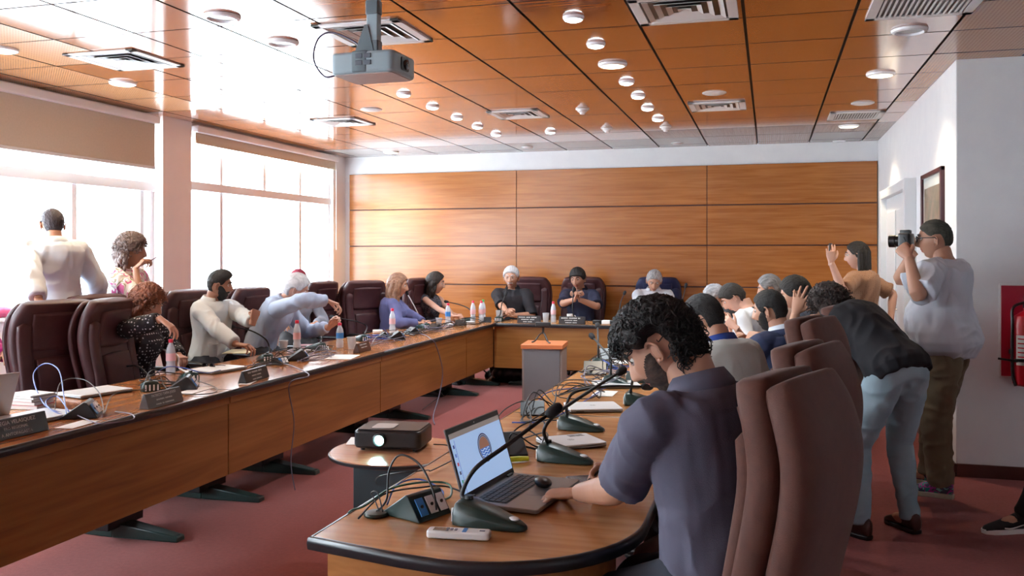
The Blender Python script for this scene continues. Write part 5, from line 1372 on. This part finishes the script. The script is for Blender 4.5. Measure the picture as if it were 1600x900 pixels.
part('webcam', G().ball(LM @ V((0,.0018,.221)), (.003,.0012,.003), 8), M['alu'], lid)
closed_laptop(ON(892,694), 98-60, 'silver closed laptop with round logo and sticker beside the typing man\'s microphone', .24, .20, sticker=True)
closed_laptop(ON(926,639), 22, 'silver closed laptop, second behind the open one, under cables', .27, .22)
closed_laptop(ON(962,603), 18, 'silver closed laptop farthest along the right row beneath the microphone necks', .27, .22)
c = ON(934,752); t = thing('tablet', 'dark tablet lying under the writing hand of the near man', 'tablet', c, math.radians(-62+90))
part('tablet_body', G().prism(rrect(-.10,-.065,.10,.065,.01), .001, .008), M['frame_wood'], t, bevel=.002); part('tablet_glass', G().box((-.092,-.057,.008),(.092,.057,.0085)), mat('dark_glass', (.02,.01,.015), .08), t)
hp = P_near.hold('R', (-.035,.075,-.025)); d = V((-.55,-.35,-.5)).normalized()
solo('pen', G().tube([d*-.06, d*.06, d*.072], [.004,.004,.001], 8), M['black'], 'dark pen in the right hand of the near man', 'pen', hp)
c = ON(802,722); t = thing('highlighter', 'yellow highlighter lying behind the laptop screen', 'marker', c, math.radians(-60))
part('barrel', G().tube([(0,-.055,.011),(0,.02,.011)], .0105, 12), M['yellow'], t); part('marker_cap', G().tube([(0,.02,.011),(0,.06,.010)], [.011,.009], 12), M['yellow'], t)
mf = at(849,772,.775); solo('computer_mouse', G().ball((0,0,.016), (.028,.045,.016), 14), M['black'], 'black computer mouse under the left hand of the near man', 'mouse', V((ON(862,769).x-.03, ON(862,769).y, TZ+.017)), .6)
# cables, near right
Gm = ON(588,805)
cable([at(545,812,.3), at(535,822,.62), at(548,806,.745)+V((-.004,0,.012)), ON(570,795,.01), ON(610,778,.03), ON(660,770,.035), ON(700,770,.03), ON(704,785,.02), ON(682,803,.04)], 'green cable running over the near table edge to the socket box', 'greencable', .0035)
cable([Gm+V((0,0,.01)), ON(604,795,.03), ON(608,790,.11), ON(625,790,.16), ON(655,795,.14), ON(676,806,.08), ON(682,812,.03)], 'tall black cable loop from the grommet to the socket box', 'blackcable', .0035)
cable([Gm+V((.01,0,.01)), ON(585,800,.04), ON(580,798,.055), ON(590,800,.06), ON(598,806,.012)], 'small black cable loop on the round grommet', 'blackcable', .002)
cable([ON(605,790,.004), ON(620,772,.03), ON(655,765,.035), ON(690,775,.02), ON(690,800,.03)], 'blue cable arcing behind the near socket box', 'bluecable', .003)
cable([ON(560,812,.004), ON(600,782,.02), ON(660,778,.035), ON(700,770,.02), ON(740,785,.01), ON(728,800,.01)], 'black cable from the near edge to the laptop', 'blackcable', .003)
cable([at(590,760,.3), at(600,745,.70)+V((-.02,0,0)), ON(664,740,.012), ON(680,735,.006), ON(760,700,.02), ON(800,690,.02)], 'thin black cable hanging between the round table and the right table', 'blackcable', .0022)
cable([ON(766,670,.01), ON(790,655,.05), ON(820,650,.07), ON(830,668,.03), ON(812,690,.02), ON(800,705,.02)], 'black cable arc left of the second microphone', 'blackcable', .003)
cable([ON(800,662,.006), ON(840,662,.008), ON(870,652,.006), ON(905,635,.01), ON(940,612,.008)], 'blue cable lying along the right table behind the laptops', 'bluecable', .0035)
cable([ON(835,640,.01), ON(855,622,.03), ON(900,612,.02), ON(940,612,.015), ON(965,600,.01)], 'blue cable bundle passing the second silver laptop', 'bluecable', .0035)
for i, (x, y, rx, ry, col, lab) in enumerate(((905,620,.16,.22,'blackcable','tangled black cable on the second silver laptop'), (850,655,.12,.18,'blackcable','tangled black cable around the socket box left of the second microphone'), (940,590,.18,.30,'blackcable','tangled black cable in the middle of the right row'),
    (955,570,.18,.35,'blackcable','tangled black cable near the far socket box, right row'), (935,600,.16,.3,'greycable','tangled grey cable in the middle of the right row'), (820,700,.10,.14,'blackcable','tangled black cable behind the open laptop'), (960,555,.18,.4,'blackcable','tangled black cable at the far end of the right row'), (975,580,.15,.3,'bluecable','tangled blue cable before the man\'s curly hair'))):
    c = ON(x, y); c.x = min(max(c.x, QX0+rx*.9), QX1-rx*.9); cable(wander(c, rx, ry, 50+i, 18), lab, col, .0032)
for i, (x, y) in enumerate(((948,600),(930,572),(955,545))):
    mic(ON(x,y), ON(x+25,y+3), ON(x,y)+V((-.12+.1*i,.2,.26)), 'gooseneck microphone in the far clutter of the right row, '+['nearest of the three','middle of the three','farthest of the three'][i])
for i, (x, y, w_) in enumerate(((945,615,.12),(975,566,.16),(1000,545,.2))):
    solo('paper_sheet', G().box((-w_/2,-.1,.001),(w_/2,.1,.002)), M['paper'], 'white paper sheet '+['before the second laptop on the right table','between cables on the right row','at the far end of the right row'][i], 'paper', ON(x,y), .3*i)
# ---- left row
LW = lambda x, y, z=0: at(x, y, TZ+.0015)+V((0,0,z))
def lid_open(c, yaw, label, w=.33, d=.23, tilt=20, m=None):
    t = thing('open_laptop', label, 'laptop', V(c), math.radians(yaw)); m = m or M['silver']
    part('base', G().prism(rrect(-w/2,0,w/2,d,.012), .003, .016), m, t, bevel=.003)
    part('keyboard', G().box((-w/2+.02,.02,.016),(w/2-.02,.125,.017)), M['keys'], t)
    LM2 = Matrix.Translation((0,0,.014)) @ Matrix.Rotation(math.radians(tilt), 4, 'X')
    l = part('lid', G().prism(rrect(-w/2,-.007,w/2,0,.002), 0, d, M=LM2), m, t, bevel=.002); part('screen', G().box((-w/2+.01,0,.01),(w/2-.01,.001,d-.01), M=LM2), M['black'], l)
    return t
lid_open((-3.60, 3.36, TZ+.0015), 78, 'open laptop with pale lid at the left edge of the photo', tilt=22, m=mat('champagne_lid', (.42,.36,.33), .35, .3))
c = LW(52,655); closed_laptop(c, -95, 'pale laptop lying behind the nearest name plate', .36, .25)
nameplate(LW(20,682), -92, [('ILLEGIA VELASQUEZ', .024), ('ERO REGIONAL', .018), ('A ANTOFAGASTA', .020)], 'nearest black name plate with three lines, at the left edge', w=.34, h=.085)
nameplate(LW(253,632), -88, [('PATRICIO TAPIA JULIO', .020), ('~xxxxxxxxx xxxxxxxx', .014), ('~xxxxxx xx xxxxxxxxxxx', .014)], 'dark grey name plate in front of the first closed laptop', w=.30, h=.075, m=M['plaque_grey'])
nameplate(LW(397,594), -84, [('~xxxx xxxxxxxx xxxxx', .020), ('~xxxxxxxxx xxxxxxxx', .013), ('~xxxxxx xxxxxxxxxxx', .013)], 'black name plate in front of the bearded man', w=.32, h=.075)
nameplate(LW(566,549), -86, [('~xxxxxxx xxxxxxxx', .018), ('~xxxxxxxxx xxxxxxxx', .013)], 'small brown name plate halfway down the left row', w=.26, h=.075, m=M['plaque_brown'])
nameplate((px(822,500,10.15).x, 9.93, TZ+.0015), 180, [('~xxxxxxx xxxx xxxxxx', .022), ('~xxxxxxxxxx xxxxxx', .018), ('~xxxxx xxxxxx', .018)], 'black name plate before the white-haired man', w=.27, h=.085)
nameplate((px(893,503,10.1).x, 9.93, TZ+.0015), 180, [('~xxxxxx xxxxxxxx xx', .024), ('~xxxxxxxxxx xxxxx', .018), ('~xxxxxxxx xxxxx', .018)], 'black name plate before the man with clasped hands', w=.30, h=.085)
for i, (m_, dz, sx) in enumerate((('paper',0,.0), ('red',.018,.01), ('paper',.022,.0), ('pinklabel',.036,-.01), ('paper',.040,0), ('black',.054,.02), ('paper',.066,.01))):
    lab = ['white book at the bottom of the stack by the blue cable loop','red book, second from the bottom of the stack','white book above the red one in the stack','pink book in the upper half of the stack','white pad under the dark book in the stack','dark book near the top of the stack','white book on top of the stack'][i]
    th = (.017,.003,.013,.003,.013,.011,.008)[i]; c = LW(46,636)
    t = thing('book', lab, 'book', c+V((sx,0,dz)), math.radians(8-3*i), 'books stacked on the near left table')
    part('page_block', G().box((-.095,-.07,.0008),(.093,.067,th-.0008)), M['paper'], t); part('cover', G().box((-.098,-.07,0),(.096,.07,.0009)).box((-.098,-.07,th-.0009),(.096,.07,th)).box((-.0985,-.07,0),(-.096,.07,th)), M[m_], t)
closed_laptop(LW(148,615), -104, 'white closed laptop nearest the left edge, second table', .33, .24, logo=False)
closed_laptop(LW(340,579), -100, 'white closed laptop between the sunglasses and the bearded man\'s name plate', .33, .24, logo=False)
powerbox(LW(135,650), -60, 'black socket box with cable loops behind the nearest name plate', 1.0)
powerbox(LW(292,607), -60, 'black socket box in front of the dotted-blouse woman', 1.0)
powerbox(LW(470,562), -60, 'black socket box below the tall white bottle', 1.0)
powerbox(LW(622,530), -60, 'black socket box near the woman with long hair', 1.0)
powerbox(LW(437,569), -100, 'small black box beside the name plate of the bearded man', .7)
mic(LW(237,612), LW(220,600), px(154,573,6.2), 'microphone with neck bent flat toward the empty chairs', via=[px(230,585,5.85), px(214,572,5.95), px(190,573,6.05)], foam=False)
mic(LW(300,597), LW(275,588), px(243,541,6.7), 'microphone with bright neck before the dotted-blouse woman', via=[px(280,575,6.35), px(278,556,6.45), px(262,549,6.55)], foam=False, neck_m=M['alu'])
mic(LW(420,566), LW(395,560), px(366,511,7.4), 'microphone curving toward the bearded man', via=[px(421,545,7.5), px(415,530,7.45), px(393,517,7.4)])
mic(LW(505,547), LW(480,545), px(446,496,8.2), 'microphone curving toward the leaning man', via=[px(502,525,8.5), px(492,513,8.4), px(470,504,8.3)])
mic(LW(572,533), LW(548,530), px(524,496,9.2), 'microphone pointing at the empty sideways chair', via=[px(573,510,9.4), px(560,503,9.3), px(545,500,9.2)])
mic(LW(668,514), LW(645,512), px(637,460,9.9), 'microphone with bright straight neck before the long-haired woman', via=[px(658,500,10.1), px(648,480,10.0)], neck_m=M['alu'])
mic(LW(742,503), LW(722,503), px(700,472,10.9), 'microphone arching toward the woman in sleeveless top', via=[px(740,492,10.6), px(732,482,10.7), px(718,476,10.8)])
mic((px(782,500,10.6).x, 10.05, TZ), (px(782,500,10.6).x, 10.3, TZ), px(789,462,10.45), 'upright microphone before the white-haired man', via=[px(782,490,10.4), px(784,475,10.4)])
mic((px(896,500,10.2).x, 10.05, TZ), (px(896,500,10.2).x, 10.3, TZ), px(896,456,10.2), 'upright microphone before the man with clasped hands', via=[px(895,488,10.2), px(895,470,10.2)])
mic((px(966,503,10.0).x, 10.05, TZ), (px(966,503,10.0).x, 10.3, TZ), px(975,460,10.1), 'microphone left of the grey-haired reader at the head table', via=[px(968,488,10.0), px(970,472,10.0)])
mic((px(1058,503,10.0).x, 10.05, TZ), (px(1058,503,10.0).x, 10.3, TZ), px(1071,449,10.1), 'microphone right of the grey-haired reader, by the wood wall seam', via=[px(1062,488,10.0), px(1066,470,10.0)])
bottle(LW(464,548), 'clear bottle with red cap standing beside the leaning man\'s cup', .25)
bottle(LW(531,543), 'bottle with blue label being filled by the leaning man', .21, lab='blue')
bottle(LW(272,588)+V((-.1,.1,0)), 'clear bottle with red cap under the hand of the dotted-blouse woman', .23)
bottle(LW(613,521), 'clear bottle with red cap before the long-haired woman', .25)
bottle(LW(700,507), 'clear bottle with red cap and blue label before the sleeveless woman', .24, lab='blue')
for x, y, l, cp in ((739,498,'bottle with red cap, left one of the group at the table corner','red'), (745,495,'bottle with green cap behind the others at the table corner','green'), (752,498,'bottle with red cap, right one of the group at the table corner','red')): bottle((px(x,y,10.4).x, px(x,y,10.4+(.25 if cp=='green' else 0)).y, TZ+.0015), l, .25, cap=cp)
bottle((px(860,500,10.25).x, 10.12, TZ+.0015), 'bottle with red cap left of the man with clasped hands', .24)
cup(LW(333,557), 'clear plastic cup beside the sunglasses and the bearded man\'s sleeve', .095, .038); cup(LW(443,546), 'clear plastic cup left of the tall bottle', .075, .038); cup(LW(534,545)+V((.09,0,0)), 'clear plastic cup beside the blue-labelled bottle', .10, .038)
cup(LW(686,509), 'plastic cup before the sleeveless woman', .085); cup((px(848,500,10.2).x, 10.05, TZ+.0015), 'plastic cup left of the bottle on the head table', .11, .04); cup((px(770,495,10.4).x, 10.2, TZ+.0015), 'plastic cup at the left elbow of the white-haired man', .12, .045)
t = thing('coffee_mug', 'white mug before the man with clasped hands', 'mug', (px(888,492,10.4).x, 10.28, TZ+.0015)); part('mug_body', G().lathe([(0,0),(.036,0),(.040,.006),(.040,.09),(.036,.09),(.034,.01),(0,.01)], 20), M['white'], t); part('handle', G().tube([(.038,0,.07),(.062,0,.065),(.062,0,.03),(.038,0,.022)], .005, 8, sub=3), M['white'], t)
t = thing('notebook', 'open cream notebook under the hand of the bearded man', 'notebook', LW(374,550), math.radians(-70)); part('page_block', G().box((-.15,-.10,0),(.15,.10,.008)), M['paper_cream'], t, bevel=.002); part('cover', G().box((-.153,-.103,0),(.153,.103,.0015)), M['black'], t)
t = thing('sunglasses', 'dark sunglasses lying before the plastic cup on the left table', 'sunglasses', LW(326,577), math.radians(-10))
for sx in (-1,1):
    part('lens', G().ball((sx*.034,0,.022), (.027,.005,.021), 14), M['glass_lens'], t); part('temple', G().tube([(sx*.062,0,.03),(sx*.068,.07,.025),(sx*.06,.12,.006)], .003, 6, sub=3), M['black'], t)
part('bridge', G().tube([(-.012,0,.028),(0,-.003,.032),(.012,0,.028)], .003, 6), M['black'], t)
for x, y, w_, d_, rz, l in ((305,610,.10,.24,.1,'white paper under the socket box before the dotted-blouse woman'),(150,665,.09,.20,.1,'white paper slip at the table edge by the nearest socket box'),(495,545,.2,.28,.5,'white papers between the bottle and the leaning man'),(430,600,.07,.16,.3,'white paper beside the bearded man\'s name plate'),(540,558,.2,.3,.2,'white papers under the blue-labelled bottle'),(640,521,.15,.25,.1,'white papers before the long-haired woman')):
    solo('paper_sheet', G().box((-w_/2,-d_/2,.0005),(w_/2,d_/2,.0015)), M['paper'], l, 'paper', V((min(LW(x,y).x, LX1-w_/2-.03), LW(x,y).y, LW(x,y).z)), rz)
solo('magazine', G().box((-.10,-.14,0),(.10,.14,.004)), M['pinklabel'], 'red and white leaflet behind the tall bottle', 'magazine', LW(478,543)+V((-.05,.1,0)), .4)
for x, y, l in ((213,567,'dark strip phone lying by the empty chairs'),(462,553,'black phone before the tall bottle'),(480,538,'black phone near the leaning man')): solo('smartphone', G().prism(rrect(-.037,-.075,.037,.075,.01), 0, .008), M['black'], l, 'phone', LW(x,y) if y > 560 else LW(x,y+4), -.7, bevel=.002)
cable([LW(110,652,.01), LW(70,645,.04), LW(52,625,.13), LW(70,622,.19), LW(92,628,.17), LW(100,645,.08), LW(104,655,.02)], 'blue cable standing in a tall loop beside the book stack', 'bluecable', .0035)
cable([LW(108,655,.01), LW(80,650,.03), LW(72,642,.05), LW(90,638,.06), LW(108,650,.02)], 'small blue cable loop before the nearest socket box', 'bluecable', .0035)
cable([LW(85,650,.01), LW(95,620,.08), LW(130,618,.09), LW(155,632,.06), LW(163,655,.02)], 'black cable arching over the first white laptop', 'blackcable', .0028)
cable([LW(110,650,.02), LW(150,664,.01), LW(180,662,.006), LW(208,657,.006), LW(205,650,.01), LW(180,645,.006)], 'white-edged cable looping over the black table edge', 'greycable', .003)
cable([LW(163,650,.01), LW(175,630,.04), LW(200,622,.04), LW(228,617,.03)], 'black cable reaching the grey name plate', 'blackcable', .003)
cable([LW(225,610,.02), LW(232,595,.05), LW(246,592,.05), LW(262,612,.01), LW(300,618,.006), LW(335,615,.006), LW(335,607,.01), LW(300,598,.02)], 'black cable winding round the second socket box', 'blackcable', .003)
cable([LW(240,590,.02), LW(262,585,.05), LW(290,590,.06), LW(320,590,.03), LW(345,583,.02)], 'blue cable over the microphone base before the dotted-blouse woman', 'bluecable', .003)
cable([LW(382,577,.02), LW(400,572,.01), LW(440,570,.01), LW(470,580,.01), at(478,590,.752)+V((.02,0,.01)), V((-2.99, at(478,590).y+.0, .70)), V((-2.985, at(480,590).y+.05, .45)), V((-2.98, at(480,590).y+.0, .2)), V((-2.96, at(480,590).y+.02, .012))], 'blue-grey cable hanging down the left table front to the floor foot', 'greycable', .004)
yb = at(672,530).y
cable([LW(640,522,.01), LW(660,524,.01), V((-3.02, yb-.05, TZ+.012)), V((-2.985, yb, .70)), V((-2.975, yb+.15, .45)), V((-2.98, yb+.10, .25)), V((-2.97, yb-.1, .06)), V((-2.9, yb-.25, .008))], 'blue-grey cable hanging from the clutter near the long-haired woman', 'greycable', .005)
for i, (x, y, rx, ry, col, lab) in enumerate(((450,560,.13,.25,'blackcable','tangled black cable below the tall bottle'),(490,552,.15,.3,'blackcable','tangled black cable before the leaning man'),(500,560,.12,.3,'greycable','tangled grey cable left of the brown name plate'),
    (600,535,.14,.35,'greycable','tangled grey cable right of the brown name plate'),(590,530,.15,.3,'bluecable','tangled blue cable right of the brown name plate'),(630,525,.16,.4,'blackcable','tangled black cable before the long-haired woman'),(660,520,.15,.4,'blackcable','tangled black cable at the hanging cord'),
    (690,514,.15,.45,'greycable','tangled grey cable before the sleeveless woman'),(710,511,.15,.45,'blackcable','tangled black cable before the sleeveless woman'),(735,507,.15,.4,'blackcable','tangled black cable at the table corner'),(415,575,.10,.2,'blackcable','tangled black cable around the bearded man\'s microphone'),(255,605,.1,.2,'blackcable','tangled black cable by the grey name plate'))):
    c = LW(x, y); c.x = min(max(c.x, LX0+rx+.05), LX1-rx*.75); cable(wander(c, rx, ry, 80+i, 20, .05), lab, col, .0034)
for i, (x, y) in enumerate(((600,528),(645,520),(680,514),(720,508),(760,503))):
    c = LW(x,y); c.x = min(c.x, LX1-.12); t = powerbox(c, -60+20*i, 'black adapter box in the far left clutter, '+['first after the brown name plate','before the hanging cord','before the blue-labelled bottle','before the group of bottles','at the table corner by the white-haired man'][i], .75, 'adapter boxes')
for i, (x, y, m_) in enumerate(((662,512,'yellow'),(590,520,'paper'),(700,510,'paper'),(735,506,'silver'))):
    solo('small_case', G().prism(rrect(-.05,-.035,.05,.035,.015), 0, .03), M[m_], ['yellow packet','white adapter','white charger','silver charger'][i]+' in the clutter '+['before the long-haired woman','left of the long-haired woman\'s bottle','before the sleeveless woman','by the corner bottles'][i], 'small item', LW(x,y), .4*i, bevel=.006)
for i, x in enumerate((932,947,960)):
    solo('desk_outlet', G().prism(rrect(-.05,-.04,.05,.04,.015), 0, .045), M['black'] if i != 1 else M['white'], ['black outlet block right of the secretary plate','white outlet block on the head table','black outlet block before the reader\'s microphone'][i], 'outlet', (px(x,500,10.1).x, 10.02, TZ+.0015), 0, bevel=.008)
# ---- lit projector on the round table
c = at(612, 700, .60); t = thing('table_projector', 'black projector with a lit lens on the round table', 'projector', (c.x, c.y+.03, .602), math.radians(178+9))
part('body', G().prism(rrect(-.165,-.125,.165,.125,.03), .012, .098), M['black'], t, bevel=.012, seg=3)
part('top_cover', G().prism(rrect(-.155,-.115,.155,.115,.025), .098, .103), M['metal_dark'], t, bevel=.003)
part('top_plate', G().prism(rrect(-.02,-.03,.09,.09,.02), .103, .107), mat('brushed_plate', (.42,.38,.36), .5), t, bevel=.002)
part('side_panel', G().box((.164,-.10,.025),(.168,.10,.09)), mat('bluish_panel', (.05,.06,.10), .4), t)
LMx = Matrix.Translation((.035,.126,.055)) @ Matrix.Rotation(-PI/2, 4, 'X')
part('lens_ring', G().lathe([(.022,0),(.034,0),(.034,.012),(.026,.016),(.022,.010)], 28, M=LMx, cap=False), M['black'], t)
part('lens', G().lathe([(0,.008),(.012,.007),(.0225,.002),(0,.0)], 24, M=LMx), emit('projector_beam', (.45,1,.95), 30), t)
for sx, sy in ((-1,-1),(1,-1),(-1,1),(1,1)): part('foot', G().lathe([(0,0),(.012,0),(.012,.014),(0,.014)], 10, M=Matrix.Translation((sx*.13,sy*.09,0))), M['black'], t)
ld = bpy.data.lights.new('beam', 'SPOT'); ld.energy = 7; ld.color = (.55,1,.95); ld.spot_size = 1.0; ld.spot_blend = .8; ld.shadow_soft_size = .04
lo = bpy.data.objects.new('beam', ld); COL.objects.link(lo); lo.parent = t; lo.location = (.035,.15,.055); lo.rotation_euler = (PI/2+.0, 0, 0)
cable([V((c.x+.2, c.y+.05, .62)), V((c.x+.30, c.y+.02, .62)), V((c.x+.345, c.y, .56)), V((c.x+.35, c.y, .3)), V((c.x+.33, c.y, .01))], 'black power cable dropping from the round table', 'blackcable', .003)
solo('paper_sheet', G().box((-.12,-.09,0),(.12,.09,.001)), M['paper'], 'white sheet lying under the lit projector', 'paper', (c.x-.16, c.y+.12, .6012), .3)
# ---- bag and clutter under the head table
c = at(795, 597, .0); t = thing('black_bag', 'crumpled black bag on the floor under the head table', 'bag', (c.x, c.y, 0))
g = G(); g.ball((0,0,.11), (.24,.15,.12), 16); g.ball((.18,.0,.07), (.12,.10,.08), 12); g.ball((-.2,.02,.07), (.10,.10,.07), 12); me = voxel(g, .015, 2, [M['black']], 'bag_body'); wrinkle(me, .02, 7, 3); link('bag_body', me, t)
part('strap', G().tube([(-.22,0,.08),(-.3,-.05,.14),(-.2,-.1,.2),(0,-.1,.22),(.15,-.08,.14)], .008, 6, sub=5), M['black'], t)
cable([at(660,640,.01), at(680,625,.012), at(700,615,.02), at(705,600,.03), at(690,605,.1)], 'black cable sagging below the left table front', 'blackcable', .003)

c = px(14, 489, 6.95); g = G(); g.ball((0,0,.035), (.07,.14,.04), 14); g.ball((.0,-.12,.025), (.05,.09,.03), 12); me = voxel(g, .012, 2, [mat('pink_cloth', (.65,.12,.25), .8)], 'cloth_bundle'); wrinkle(me, .012, 14, 2)
o = link('cloth_bundle', me, None, (LX-.03, c.y, SILL+.036)); o['label'] = 'crumpled pink cloth lying on the window sill at the left edge'; o['category'] = 'cloth'
